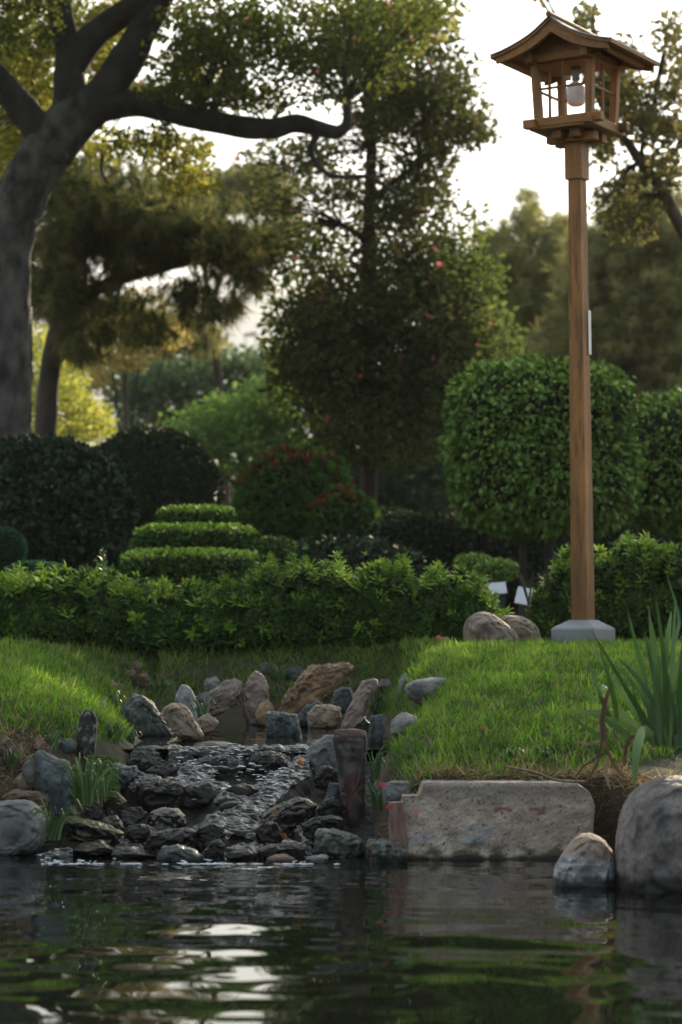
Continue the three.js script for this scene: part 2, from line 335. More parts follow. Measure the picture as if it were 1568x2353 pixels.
stone('narrow dark standing stone spotted with pale lichen in the left lawn edge', ['A',[495,560],[510,480],[545,435],[590,445],[622,500],[618,600],[600,720],[590,800],[540,800],[500,760],[490,640]], 'g', 'dark', { planes: 8, lichen: 0.8, detail: 34, dp: 0.09, rough: 0.008, dry: 1, strata: 0.2 });
stone('bluish flat stone sunk in the grass left of the lichen stone', [130, 1696, 176, 1724], 'g', 'slate', { round: 0.5, dry: 1 });
stone('small pale stone in the grass above the lichen stone', [228, 1611, 244, 1633], 'g', 'pale', { round: 0.4, dry: 1 });
stone('large dark green triangular rock with white lichen beside the upper pool', ['A',[762,470],[790,400],[850,338],[920,350],[970,390],[1010,450],[1080,520],[1140,560],[1155,600],[1100,640],[980,650],[880,640],[820,560],[770,510]], 'g', 'green', { planes: 8, lichen: 0.35, detail: 36, rough: 0.01 });
stone('tan faceted boulder at the left edge of the upper pool', ['A',[1025,470],[1050,420],[1105,397],[1180,410],[1215,450],[1240,500],[1300,560],[1280,590],[1200,590],[1130,560],[1070,510]], 10.3, 'tan', { planes: 10, detail: 30, roll: -0.3 });
stone('grey and white upright rock behind the tan boulder', ['A',[1130,330],[1155,280],[1190,275],[1225,310],[1250,360],[1260,440],[1240,490],[1200,480],[1150,420],[1120,370]], 10.9, 'pale', { planes: 9, lichen: 0.4, strata: 0.3, roll: 1.3 });
stone('squared grey block right of the grey and white upright rock', [446, 1588, 484, 1640], 11, 'grey', { planes: 7, lichen: 0.4 });
stone('low brown-grey stone at the waterline below the squared grey block', [450, 1640, 502, 1680], 10.6, 'tan', { lichen: 0.3 });
stone('slanted brown and grey rock behind the upper pool, left end', ['A',[1325,330],[1400,290],[1440,245],[1500,238],[1548,260],[1545,310],[1500,370],[1420,410],[1360,420],[1330,390]], 12.1, 'pink', { roll: 0.4, strata: 0.4, detail: 30 });
stone('small grey rock behind the slanted brown and grey rock', [466, 1554, 513, 1590], 'g', 'grey', { round: 0.3, dry: 1 });
for (const [b, l] of [[[296, 1519, 330, 1552], 'rough brown stone at the top of the crumbled heap on the left lawn'], [[310, 1545, 346, 1580], 'rough brown stone at the foot of the crumbled heap on the left lawn'], [[286, 1537, 318, 1562], 'rough brown stone on the left side of the crumbled heap']])
  stone(l, b, 'g', 'earth', { rough: 0.03, dry: 1, group: 'crumbled brown stones on the left lawn' });
stone('crumbly red-brown rock lying in the left lawn below the heap', [232, 1564, 272, 1593], 'g', 'earth', { rough: 0.03, dry: 1, tint: rgb(0.2, 0.11, 0.07) });
stone('small dark brown rock right of the crumbly red-brown rock', [264, 1570, 290, 1596], 'g', 'earth', { rough: 0.03, dry: 1 });
stone('small tan rock in the lawn left of the crumbly red-brown rock', [205, 1586, 226, 1602], 'g', 'tan', { rough: 0.03, dry: 1 });
stone('dark brown clod at the left edge of the picture above the boulders', [-12, 1694, 42, 1742], 'g', 'earth', { rough: 0.03, dry: 1 });
stone('brown stump-like stone between the dark clod and the slab stone', [33, 1706, 52, 1754], 'g', 'earth', { rough: 0.02, dry: 1 });
stone('brown clod with pale spots above the blue-green slab', [66, 1690, 108, 1724], 'g', 'earth', { rough: 0.03, dry: 1, lichen: 0.3 });
stone('small grey-brown stone under the stump-like stone', [30, 1776, 62, 1812], 'g', 'tan', { dry: 1 });
// stones at the back and right of the upper pool
stone('upright pointed grey-brown stone behind the upper pool', ['B',[155,330],[190,240],[240,185],[290,220],[320,290],[325,380],[310,470],[200,470],[160,420]], 12.15, 'pink', { planes: 9, detail: 30, strata: 0.3, dp: 0.14 });
stone('small reddish stone at the foot of the upright pointed stone', [588, 1610, 630, 1658], 11.9, 'brown', { round: 0.5 });
stone('largest ochre-brown rock slanting behind the upper pool', ['B',[365,430],[430,330],[540,210],[590,155],[720,150],[850,140],[862,175],[800,250],[740,320],[640,370],[560,410],[470,445],[400,460]], 12.2, 'brown', { planes: 9, detail: 40, strata: 0.35, roll: 0.55, dp: 0.3 });
stone('dark grey stone in the grass behind the upright pointed stone', [594, 1521, 624, 1548], 'g', 'slate', { round: 0.5, dry: 1 });
stone('low greenish stone in the grass left of the ochre rock', [655, 1531, 708, 1566], 'g', 'green', { round: 0.4, dry: 1 });
stone('teal stone right of the ochre-brown rock', ['B',[715,390],[740,320],[790,290],[850,300],[860,360],[820,420],[740,430]], 12, 'teal', { round: 0.4, lichen: 0.2 });
stone('low dark teal stone under the ochre-brown rock', ['B',[500,470],[560,410],[640,380],[680,400],[670,450],[590,500],[510,520]], 11.9, 'teal', { round: 0.3, strata: 0.3, roll: 0.3 });
stone('rounded tan-grey stone at the waterline under the teal stone', ['B',[565,460],[620,405],[720,405],[785,425],[785,480],[740,530],[580,530]], 11.7, 'tan', { round: 0.35, detail: 28 });
stone('tall pinkish-tan stone leaning right at the pool edge', ['B',[780,500],[830,420],[870,340],[920,260],[970,235],[1015,240],[1020,290],[980,330],[960,400],[930,480],[880,520],[800,560]], 11.5, 'pink', { planes: 9, detail: 36, roll: 0.9, strata: 0.25, dp: 0.2 });
stone('square blue-green striated block standing in the upper pool', ['B',[300,450],[340,450],[420,455],[500,470],[530,580],[530,620],[320,620],[305,540]], 10.75, 'teal', { planes: 6, detail: 34, strata: 1, roll: 1.5, tint: rgb(0.12, 0.145, 0.14), flat: 1 });
stone('small wet rock at the right waterline of the upper pool', [818, 1646, 853, 1680], 10.6, 'slate', { planes: 9, wet: 1 });
stone('dark slate piece at the lawn edge behind the tall rusty stone', ['B',[958,600],[975,480],[1050,465],[1062,560],[1040,630],[960,640]], 10.1, 'slate', { planes: 7, strata: 0.6, roll: 1.4, dp: 0.07 });
stone('small pale grey stone in grass right of the tall pinkish stone', [866, 1559, 903, 1588], 'g', 'grey', { dry: 1 });
stone('grey wedge stone in grass below the shaded lawn', [914, 1547, 943, 1592], 'g', 'grey', { dry: 1, planes: 8 });
stone('long rounded grey stone sunk in the right lawn', [930, 1556, 1058, 1606], 'g', 'grey', { round: 0.8, roll: 0.22, planes: 9, rough: 0.004, dp: 0.22, dry: 1, detail: 32, tint: rgb(0.2, 0.18, 0.16) });
stone('dark broken stone at the lawn edge right of the pinkish stone', [854, 1598, 894, 1645], 'g', 'dark', { dry: 1, planes: 8, lichen: 0.3 });
stone('flat grey stone in the right lawn above the rusty stone', [898, 1637, 975, 1690], 'g', 'grey', { roll: 0.35, planes: 9, round: 0.5, rough: 0.005, dp: 0.2, dry: 1, detail: 28 });
// stones of the lip and the cascade, wet
const wetS = { wet: 1, planes: 8, strata: 0.35, rough: 0.02 };
stone('pale lens-shaped wet stone just above water in the upper pool', [444, 1703, 541, 1723], 9.85, 'slate', { wet: 1, round: 0.9, sink: 0.3, rough: 0.01, dp: 0.22 });
stone('flat wet stone on the left end of the cascade lip', [308, 1712, 397, 1736], 9.62, 'dark', { ...wetS, round: 0.5, dp: 0.16 });
stone('rounded dark stone under the left end of the cascade lip', [290, 1718, 375, 1766], 9.48, 'dark', { ...wetS, detail: 28, lichen: 0.25 });
stone('flat dark stone in the middle of the cascade lip', [413, 1720, 484, 1745], 9.6, 'wet', { ...wetS, round: 0.4 });
stone('tilted wet stone below the middle of the lip', [376, 1727, 455, 1766], 9.45, 'dark', { ...wetS, roll: -0.3 });
stone('brownish square stone left of the widest lip boulder', [333, 1746, 407, 1798], 9.33, 'dark', { ...wetS, planes: 7, lichen: 0.15 });
stone('wet grey stone touching the widest lip boulder on its left', [393, 1757, 448, 1802], 9.3, 'slate', { ...wetS, planes: 7 });
stone('widest dark boulder under the cascade lip', ['A',[1230,780],[1300,740],[1430,728],[1540,750],[1575,800],[1560,880],[1450,920],[1280,900],[1235,850]], 9.4, 'dark', { ...wetS, round: 0.45, detail: 34, lichen: 0.15, dp: 0.2 });
stone('second dark boulder under the lip beside the grey triangular stone', ['B',[185,780],[230,715],[330,705],[420,720],[480,770],[510,810],[470,860],[330,880],[200,870]], 9.42, 'dark', { ...wetS, round: 0.45, detail: 34, dp: 0.2 });
stone('grey triangular stone on the right end of the lip against the rusty stone', ['B',[540,770],[560,700],[620,640],[690,598],[740,600],[770,680],[770,810],[640,830],[545,810]], 9.42, 'grey', { planes: 7, detail: 30, roll: 0.6, tint: rgb(0.1, 0.1, 0.1) });
stone('flat-topped wet stone shining at the left side of the cascade', ['A',[720,880],[770,800],[870,795],[885,860],[860,910],[740,915]], 9.2, 'slate', { ...wetS, flat: 1, planes: 7, dp: 0.16 });
stone('broad flat wet ledge in the middle left of the cascade', ['A',[880,920],[900,890],[1000,880],[1100,895],[1200,915],[1195,960],[1150,1050],[900,1060],[875,990]], 9.02, 'wet', { ...wetS, flat: 1, planes: 8, dp: 0.26, detail: 30 });
stone('dark stone with a tan crust at the left side of the cascade', ['A',[655,1010],[700,955],[745,960],[810,1020],[790,1070],[700,1110],[665,1060]], 8.92, 'dark', { planes: 7, roll: 0.7, crust: rgb(0.2, 0.14, 0.07), lichen: 0.2 });
stone('low dark stone right below the crusted stone', [264, 1855, 337, 1898], 8.8, 'wet', { ...wetS });
stone('rounded dark stone with a grey cap in the cascade centre', ['A',[945,1160],[960,1090],[1040,1065],[1130,1070],[1190,1110],[1185,1180],[1130,1210],[990,1200]], 8.78, 'wet', { ...wetS, round: 0.6, crust: rgb(0.13, 0.125, 0.11), detail: 28 });
stone('long dark stone slanting into the pond with a mossy top edge', ['A',[410,1160],[450,1118],[560,1140],[680,1170],[800,1210],[810,1245],[700,1260],[450,1240]], 8.62, 'wet', { ...wetS, roll: -0.35, crust: rgb(0.09, 0.08, 0.03), detail: 30, dp: 0.16 });
stone('small smooth wet stone right of the mossy slanting stone', [286, 1894, 348, 1926], 8.62, 'wet', { ...wetS, round: 0.7 });
stone('dark wedge stone at the foot of the cascade', ['A',[925,1290],[960,1230],[1060,1205],[1200,1190],[1260,1215],[1240,1300],[1180,1340],[960,1330]], 8.5, 'wet', { ...wetS, roll: 0.25, detail: 30 });
stone('upright dark stone with water running over it', ['A',[1245,1260],[1270,1190],[1340,1165],[1420,1180],[1440,1230],[1400,1330],[1260,1330]], 8.55, 'wet', { ...wetS });
stone('small triangular dark stone by the foam', ['A',[1300,1340],[1350,1280],[1400,1262],[1440,1300],[1420,1380],[1320,1380]], 8.38, 'wet', { ...wetS, planes: 7 });
stone('flat blackish stone half under the pond surface', ['A',[1000,1370],[1040,1310],[1130,1300],[1240,1330],[1310,1370],[1290,1410],[1010,1410]], 8.33, 'slate', { ...wetS, round: 0.3 });
stone('low dark stone at the pond edge left of the wedge stone', [256, 1944, 362, 1974], 8.42, 'wet', { ...wetS });
stone('low dark stone under the mossy slanting stone', [170, 1933, 268, 1964], 8.46, 'wet', { ...wetS });
stone('dark angular stone below the grey triangular stone', ['B',[615,860],[660,800],[700,795],[770,830],[775,900],[690,920],[620,900]], 9.2, 'wet', { ...wetS, planes: 8 });
stone('slate-coloured stone wedged against the rusty stone', ['B',[680,990],[710,905],[780,905],[790,1010],[740,1040],[675,1040]], 9.02, 'slate', { ...wetS, planes: 8 });
stone('black stone below the slate-coloured wedged stone', ['B',[600,1100],[680,1010],[740,990],[800,1040],[800,1110],[620,1130]], 8.86, 'wet', { ...wetS, planes: 8 });
stone('long dark rock slanting under the right stream of the cascade', ['B',[210,1170],[280,1100],[380,1050],[500,1000],[570,1010],[625,1050],[600,1110],[470,1200],[250,1215]], 8.8, 'wet', { ...wetS, roll: 0.6, detail: 34, crust: rgb(0.1, 0.09, 0.07), dp: 0.2 });
stone('black stone at the right foot of the cascade', ['B',[530,1170],[600,1130],[720,1110],[800,1130],[800,1230],[560,1240]], 8.62, 'wet', { ...wetS });
stone('mossy grey-green block in the water under the rusty stone', ['B',[617,1230],[640,1198],[760,1205],[850,1230],[935,1270],[940,1330],[850,1360],[620,1350]], 8.45, 'green', { wet: 1, round: 0.4, lichen: 0.5, detail: 32 });
stone('rough grey-green block in the water below the wooden stake', ['B',[945,1300],[965,1270],[1070,1265],[1160,1280],[1205,1330],[1205,1440],[960,1440]], 8.3, 'green', { wet: 1, round: 0.45, lichen: 0.4, tint: rgb(0.15, 0.08, 0.06), detail: 32 });
stone('low black stone between the foam and the mossy block', ['B',[240,1330],[330,1295],[480,1290],[560,1320],[540,1370],[260,1375]], 8.4, 'wet', { ...wetS });
stone('flat brown stone awash at the foot of the cascade', [612, 1963, 679, 1986], 8.28, 'earth', { ...wetS, round: 0.6 });
stone('small flat stone awash beside the mossy block', [702, 1963, 756, 1982], 8.28, 'grey', { ...wetS, round: 0.6 });
stone('slim low stone in the foam left of the brown stone', [520, 1950, 592, 1976], 8.36, 'wet', { ...wetS, round: 0.5 });
{
  const r = rngOf(5);   // small stones filling the bed
  const spots = [[452, 1822], [505, 1826], [560, 1822], [660, 1850], [540, 1856], [620, 1915], [250, 1900], [210, 1870]];
  const where = ['right of the broad wet ledge', 'under the widest lip boulder', 'under the gap between the two lip boulders', 'in the right stream', 'in the middle of the falling water', 'under the long slanting rock', 'below the crusted stone', 'left of the crusted stone'];
  spots.forEach(([x, y], i) => { const w = 52 + 52 * r(), h = 32 + 22 * r(); stone(`small black wet stone ${where[i]}`, [x - w / 2, y - h / 2, x + w / 2, y + h / 2], dC(y + h / 2) - 0.01, 'wet', { ...wetS, detail: 16, round: 0.2, roll: r() - 0.5, group: 'small black stones in the cascade bed' }); });
}
// tall rusty stone, stake stone, block, boulders
stone('tall rust-stained stone post leaning at the right side of the cascade', ['B',[733,570],[800,562],[900,560],[952,575],[946,700],[938,850],[934,1000],[936,1150],[940,1330],[832,1330],[806,1180],[782,980],[756,780]], 8.95, 'rust', {
  planes: 6, detail: 46, sink: 0.02, dp: 0.13, round: 0.2, tint: rgb(0.05, 0.058, 0.062), lichen: 0.12, rough: 0.012, dry: 1,
});
stone('angular grey rock beside the left end of the concrete block', ['B',[1045,930],[1090,895],[1220,893],[1228,960],[1190,1000],[1140,1045],[1060,1010]], 8.55, 'grey', { planes: 7, roll: 0.4, dry: 1 });
stone('brown-grey boulder by the lantern post, left of the pair', ['C',[170,340],[200,285],[270,245],[350,255],[400,290],[440,320],[520,370],[530,430],[180,430]], 12.95, 'pink', { round: 0.75, detail: 32, dry: 1, tint: rgb(0.2, 0.15, 0.09), name: 'boulder', category: 'boulder' });
stone('brown-grey boulder with a dark right end, right of the pair near the lantern post', ['C',[395,285],[450,268],[540,275],[610,310],[650,350],[672,410],[640,440],[420,440]], 13.1, 'tan', { round: 0.7, detail: 30, dry: 1, name: 'boulder', category: 'boulder' });
{
  const o = stone('pebble-shaped boulder with a pale band standing in the pond', ['C',[735,1930],[770,1840],[840,1750],[900,1680],[970,1657],[1060,1690],[1110,1760],[1140,1830],[1130,1930],[1060,1985],[900,1995],[760,1980]], 7.5, 'grey', { round: 0.85, detail: 58, sink: 0.35, roll: 0.5, name: 'boulder', category: 'boulder' });
  const yb = o.position.y;
  paint(o.geometry, (p) => {
    const y = p.y + yb, n = fbm(p.x * 13, p.y * 13, p.z * 13, 4), s = y + p.x * 0.12 + 0.02 * n;
    let c = mixC(rgb(0.16, 0.12, 0.09), rgb(0.25, 0.2, 0.16), clamp(0.5 + n, 0, 1));
    c = mixC(mixC(rgb(0.12, 0.135, 0.14), rgb(0.32, 0.33, 0.335), clamp(0.5 + 1.5 * fbm(p.x * 9, p.y * 46, p.z * 9, 3), 0, 1)), c, sstep(0.075, 0.105, s));
    c.multiplyScalar(1 + 0.4 * fbm(p.x * 70, p.y * 70, p.z * 70, 2));
    return c.multiplyScalar(lerp(0.14, 1, sstep(0.018, 0.04, y + 0.012 * n)));
  });
  const q = stone('big round grey-brown boulder at the right edge of the pond', ['C',[1140,1800],[1160,1620],[1210,1450],[1300,1350],[1420,1305],[1568,1295],[1850,1310],[2050,1450],[2150,1650],[2140,1850],[2050,1980],[1300,1990],[1180,1930]], 7.35, 'grey', { round: 0.8, detail: 74, sink: 0.3, rough: 0.005, name: 'boulder', category: 'boulder' });
  const yq = q.position.y;
  paint(q.geometry, (p) => {
    const n = fbm(p.x * 9, p.y * 9, p.z * 9, 4), y = p.y + yq;
    let c = mixC(rgb(0.075, 0.07, 0.066), rgb(0.18, 0.16, 0.15), clamp(0.45 + n + 0.35 * fbm(p.x * 60, p.y * 60, p.z * 60, 2) + 0.5 * noise3(p.x * 140, p.y * 140, p.z * 140), 0, 1));
    c = mixC(c, rgb(0.24, 0.15, 0.13), 0.5 * sstep(0.28, 0.45, fbm(p.x * 26, p.y * 26, p.z * 26, 2)));
    return c.multiplyScalar(lerp(0.12, 1, sstep(0.03, 0.06, y + 0.012 * n)));
  });
}
{
  // concrete block with a notched, broken left end
  const d = 8.42, k = d / FOC, w = (1364 - 922) * k, h = (1975 - 1791) * k, g = new RoundedBoxGeometry(w, h, 0.3, 1, 0.001), b = new THREE.BoxGeometry(w, h, 0.3, 150, 64, 30), p = b.attributes.position;
  g.dispose();
  const edge = curve1([[0, 0.03], [0.12, 0.022], [0.4, 0.02], [0.62, 0.0], [0.83, 0.0], [1, 0.06]]);
  const right = curve1([[0, 0.93], [0.35, 0.985], [0.7, 1], [0.88, 0.97], [1, 0.9]]);
  for (let i = 0; i < p.count; i++) {
    let u = p.getX(i) / w + 0.5, v = p.getY(i) / h + 0.5, z = p.getZ(i);
    const l = edge(v) + 0.008 * noise3(2, v * 9, z * 12), r = right(v);
    u = l + u * (r - l);
    if (v > 0.83) { const q = sstep(0.122, 0.088, u + 0.02 * noise3(v * 14, z * 9, 1)); v = lerp(v, 0.83, q); }
    const n = 0.006 * fbm(u * 6, v * 4, z * 8, 3) + 0.0035 * fbm(u * 60, v * 26, z * 40, 3), cz = z > 0 ? 1 : -1;
    const e = Math.max(0, v - 0.94) / 0.06, er = Math.max(0, u - 0.93) / 0.07;
    p.setXYZ(i, (u - 0.5) * w, (v - 0.5) * h - 0.006 * Math.abs(fbm(u * 14, z * 9, 5, 3)) * (v > 0.5 ? 1 : 0), z + cz * (n - 0.014 * e * e - 0.03 * er * er));
  }
  const m = mergeVertices((b.deleteAttribute('uv'), b.deleteAttribute('normal'), b), 1e-4); m.computeVertexNormals();
  paint(m, (q) => {
    const u = q.x / w + 0.5, v = q.y / h + 0.5, n = fbm(q.x * 9, q.y * 14, q.z * 9, 4), fine = fbm(q.x * 90, q.y * 90, q.z * 90, 2);
    let c = mixC(rgb(0.23, 0.19, 0.15), rgb(0.46, 0.385, 0.31), clamp(0.5 + 1.1 * n, 0, 1));
    c = mixC(c, rgb(0.28, 0.31, 0.34), 0.7 * sstep(0.05, 0.3, fbm(q.x * 4, q.y * 26, q.z * 5, 3)) * sstep(0.62, 0.5, v) * sstep(0.75, 0.3, u));
    c = mixC(c, rgb(0.28, 0.215, 0.185), 0.5 * sstep(0.3, 0.7, u) * sstep(0.7, 0.5, v));
    c = mixC(c, rgb(0.13, 0.115, 0.1), 0.75 * sstep(0.7, 0.95, v + 0.25 * n));
    c = mixC(c, rgb(0.05, 0.055, 0.022), sstep(0.24, 0.1, v + 0.2 * n) * 0.9);
    c.multiplyScalar(1 + 0.5 * fine);
    c = mixC(c, rgb(0.02, 0.018, 0.015), sstep(0.42, 0.5, fbm(q.x * 45, q.y * 45, q.z * 45, 2)));
    for (const [a, e, y, s] of [[0.475, 0.565, 0.665, 0.03], [0.655, 0.705, 0.675, 0.028], [0.695, 0.74, 0.635, 0.05]]) if (q.z > 0) c = mixC(c, rgb(0.15, 0.045, 0.03), 0.75 * sstep(s, s * 0.6, Math.abs(v - y) + 0.03 * fbm(q.x * 60, q.y * 60, 1, 2)) * sstep(a - 0.01, a + 0.01, u) * sstep(e + 0.01, e - 0.01, u));
    if (q.z > 0) c = mixC(c, rgb(0.5, 0.16, 0.15), 0.8 * sstep(0.022, 0.012, Math.hypot(u - 0.068, (v - 0.6) * 0.45) + 0.006 * fine));
    return c.multiplyScalar(lerp(0.25, 1, sstep(0.02, 0.06, v - 0.05 + 0.05 * n)));
  });
  const o = put('concrete_block', m, rockM); o.position.copy(at((922 + 1364) / 2, (1791 + 1975) / 2, d + 0.15)); o.rotation.y = -0.02;
  tag(o, 'rough concrete block with a broken left end at the pond edge', 'concrete block');
}
// wooden stake, tags
const woodTex = noiseTex(512, (u, v) => {
  const g = 0.5 + 0.9 * torus(u, v * 0.5 + 0.0, 0.9, 2) , f = Math.sin((u * 40 + 2.2 * torus(u, v, 0.6, 2)) * 2) * 0.5 + 0.5, fine = torus(u, v, 6, 3);
  const t = clamp(0.35 * g + 0.3 * f + 0.25 * fine + 0.2, 0, 1);
  return [lerp(0.40, 0.72, t), lerp(0.27, 0.49, t), lerp(0.11, 0.235, t)];
}, true);
woodTex.repeat.set(6, 1.3);
const woodM = std({ map: woodTex, color: rgb(1, 1, 1), roughness: 0.62, bumpMap: woodTex, bumpScale: 0.002, vertexColors: true });
{
  const g = new THREE.CylinderGeometry(0.026, 0.03, 0.17, 26, 24, false), p = g.attributes.position;
  for (let i = 0; i < p.count; i++) { const a = Math.atan2(p.getZ(i), p.getX(i)), k = 1 + 0.22 * noise3(Math.cos(a) * 3, p.getY(i) * 5, Math.sin(a) * 3) + 0.1 * noise3(Math.cos(a) * 9, p.getY(i) * 9, Math.sin(a) * 9); p.setX(i, p.getX(i) * k); p.setZ(i, p.getZ(i) * k); }
  g.computeVertexNormals();
  paint(g, (q) => mixC(rgb(0.10, 0.06, 0.045), rgb(0.24, 0.15, 0.115), clamp(0.5 + fbm(q.x * 60, q.y * 7, q.z * 60, 3), 0, 1)));
  const o = put('wooden_stake', g, barkM); o.position.copy(at(913, 1898, 8.4)); o.rotation.z = 0.04;
  tag(o, 'rough wooden stake between the rusty stone and the concrete block', 'stake');
  for (const [x, y, s, l] of [[880, 1803, 0.024, 'red scrap of plastic on the corner of the angular grey rock'], [892, 1855, 0.02, 'red scrap of plastic on top of the wooden stake']]) {
    const t = new RoundedBoxGeometry(s, s * 0.62, 0.008, 3, 0.003), tp = t.attributes.position;
    for (let i = 0; i < tp.count; i++) tp.setZ(i, tp.getZ(i) + 0.006 * noise3(tp.getX(i) * 60, tp.getY(i) * 60, x));
    t.computeVertexNormals();
    const m = put('plastic_scrap', t, matteC(0.35, 0.03, 0.022, 0.5)); m.position.copy(at(x, y, 8.37)); m.rotation.z = x % 3 - 1;
    tag(m, l, 'plastic scrap');
  }
}

{
  const r = rngOf(66), items = [], g = new THREE.IcosahedronGeometry(1, 1), foamGlintM = phys({ color: rgb(0.75, 0.8, 0.85), roughness: 0.25 });  // white flecks: foam, and painted stand-ins for sky glints on the ripples
  const lines = streams.map(([x0, y0, x1, y1, w]) => [x0, y0, x1, y1, w * 0.6, Math.round(Math.hypot(x1 - x0, y1 - y0) * w / 9)]);
  for (const [x0, y0, x1, y1, sp, n] of lines) for (let k = 0; k < n; k++) {
    const t = r(), py = lerp(y0, y1, t) + (r() + r() - 1) * sp, px = lerp(x0, x1, t) + (r() - 0.5) * 14; let d = clamp(dC(py + 9 * noise3(px * 0.025, 3, 0)), 8.34, 9.62), x = (px - CX) / FOC * d;
    for (let q = 0; q < 3; q++) { const y = (d < 8.44 ? 0 : cascadeY(x, d)); d = clamp((EYE - y) * FOC / (py - HOR), 8.2, 9.75); x = (px - CX) / FOC * d; }
    if (fbm(x * 30, d * 30, 3, 2) < (d < 8.44 ? 0.16 : 0)) continue;
    const y = (d < 8.44 ? 0.002 : cascadeY(x, d)), w = (d < 8.44 ? 1.2 : 1.6) * (0.003 + 0.014 * r() * r());
    items.push({ p: V3(x, y + 0.001, -d), q: aim(V3((r() - 0.5) * 0.4, 1, 0.3 * (r() - 0.5)).normalize(), 0), s: V3(w, 0.0012 + 0.0016 * r(), 0.0015 + 0.003 * r()), c: rgb(1, 1, 1).multiplyScalar(0.35 + 0.65 * r()) });
  }
  scatter('foam', g, foamGlintM, items);
}

// ---------------------------------------------------------------- lawn
function bladeGeo(segs, bend, w) {
  const pos = [], idx = [];
  for (let i = 0; i <= segs; i++) { const t = i / segs, y = Math.sin(t * bend) / bend, z = (1 - Math.cos(t * bend)) / bend, hw = w * (1 - Math.pow(t, 1.6)) * 0.5 + 0.002 * w; pos.push(-hw, y, z, 0, y, z - w * 0.18 * (1 - t), hw, y, z); }
  for (let i = 0; i < segs; i++) { const a = i * 3; idx.push(a, a + 1, a + 4, a, a + 4, a + 3, a + 1, a + 2, a + 5, a + 1, a + 5, a + 4); }
  const g = new THREE.BufferGeometry(); g.setAttribute('position', new THREE.Float32BufferAttribute(pos, 3)); g.setIndex(idx); g.computeVertexNormals(); return g;
}
function lawn(name, label, n, seed, pick, hgt, group) {
  const r = rngOf(seed), items = [];
  const g1 = rgb(0.05, 0.125, 0.012), g2 = rgb(0.19, 0.34, 0.035), dry = rgb(0.26, 0.2, 0.10);
  for (let k = 0; k < n; k++) {
    const s = pick(r); if (!s) continue;
    const [x, d, hs = 1, dryness = 0, shade = 1] = s, y = groundH(x, d);
    const patch = fbm(x * 3, d * 3, 2, 3), clump = fbm(x * 11, d * 11, 6, 2);
    const dir = V3((r() - 0.5) * 1.5, 1, (r() - 0.5) * 1.5 + 0.15 * clump).normalize();
    let c = mixC(g1, g2, clamp(0.42 + patch * 0.9 + (r() - 0.5) * 1.1, 0, 1));
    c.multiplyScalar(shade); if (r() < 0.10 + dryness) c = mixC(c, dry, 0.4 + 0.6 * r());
    const h = hgt * hs * (0.55 + 0.75 * r()) * (1 + 0.8 * clump), w = 0.6 + 0.8 * r();
    items.push({ p: V3(x, y - 0.004, -d), q: aim(dir, r() * 6.283), s: V3(h * 1.0 * w * 0.9, h, h), c });
  }
  const o = scatter(name, bladeGeo(3, 0.9, 0.14), grassM, items); tag(o, label, 'grass', group);
}
lawn('grass', 'short sunlit grass of the right-hand mound below the lantern post', 80000, 31, (r) => {
  const d = 8.5 + 5.0 * Math.pow(r(), 1.15), x = 0.05 + 2.7 * r();
  const e = x - chanR(Math.max(d, 8.4)); if (e < 0.05 + 0.06 * r()) return null;
  if (x > 0.78 && d < 8.62 + (x - 0.78) * 0.5 + 0.12 * noise3(x * 7, d * 7, 3)) return null;
  if (d < 8.62 && r() < 0.5) return null;
  if (x > 1.2 && x < 1.56 && d > 13.05 && d < 13.35) return null;
  const y = groundH(x, d); if (y < wlAt(d) + 0.05) return null;
  return [x, d, d < 9 ? 1.15 : 1, d < 9.0 ? 0.3 * sstep(9, 8.6, d) : 0];
}, 0.046);
lawn('grass', 'short bright green grass of the left-hand mound', 56000, 32, (r) => {
  const d = 8.85 + 3.2 * Math.pow(r(), 1.1), x = -2.9 + 2.4 * r();
  const e = chanL(d) - x; if (e < 0.03 + 0.05 * r()) return null;
  if (d < 9.1 && r() < 0.7 - fbm(x * 6, d * 6, 1) * 1.2) return null;
  if (groundH(x, d) < 0.36) return null;
  return [x, d, 1.05, 0.25 * sstep(9.4, 8.9, d)];
}, 0.046);
lawn('grass', 'grass coloured darker for shade on the bank between the upper pool and the hedge', 20000, 33, (r) => {
  const d = 11.6 + 1.9 * r(), x = -2.3 + 2.8 * r(); if (d < 12.5 && x > -0.9) return null; if (groundH(x, d) < 0.40) return null; return [x, d, 1.1, 0.12, 0.75];  // blade colour multiplied down to paint in the shade of this bank
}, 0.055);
// fringes of long blades: one plant each
function ribbon(pts, w, o = {}) {
  const c = new THREE.CatmullRomCurve3(pts), n = o.n ?? 14, pos = [], idx = [], side = o.side ?? V3(0, 0, 1), t = V3(), s = V3(), q = V3(), up = V3();
  for (let i = 0; i <= n; i++) {
    const u = i / n; c.getPoint(u, q); c.getTangent(u, t); s.crossVectors(t, side).normalize(); up.crossVectors(s, t).normalize();
    const hw = w * 0.5 * Math.min(1, 0.55 + u * 2) * Math.pow(1 - Math.pow(u, o.tip ?? 2.2), 0.8) + 0.0004, f = hw * (o.fold ?? 0.35);
    pos.push(q.x - s.x * hw, q.y - s.y * hw, q.z - s.z * hw, q.x + up.x * f, q.y + up.y * f, q.z + up.z * f, q.x + s.x * hw, q.y + s.y * hw, q.z + s.z * hw);
  }
  for (let i = 0; i < n; i++) { const a = i * 3; idx.push(a, a + 1, a + 4, a, a + 4, a + 3, a + 1, a + 2, a + 5, a + 1, a + 5, a + 4); }
  const g = new THREE.BufferGeometry(); g.setAttribute('position', new THREE.Float32BufferAttribute(pos, 3)); g.setIndex(idx); g.computeVertexNormals(); return g;
}
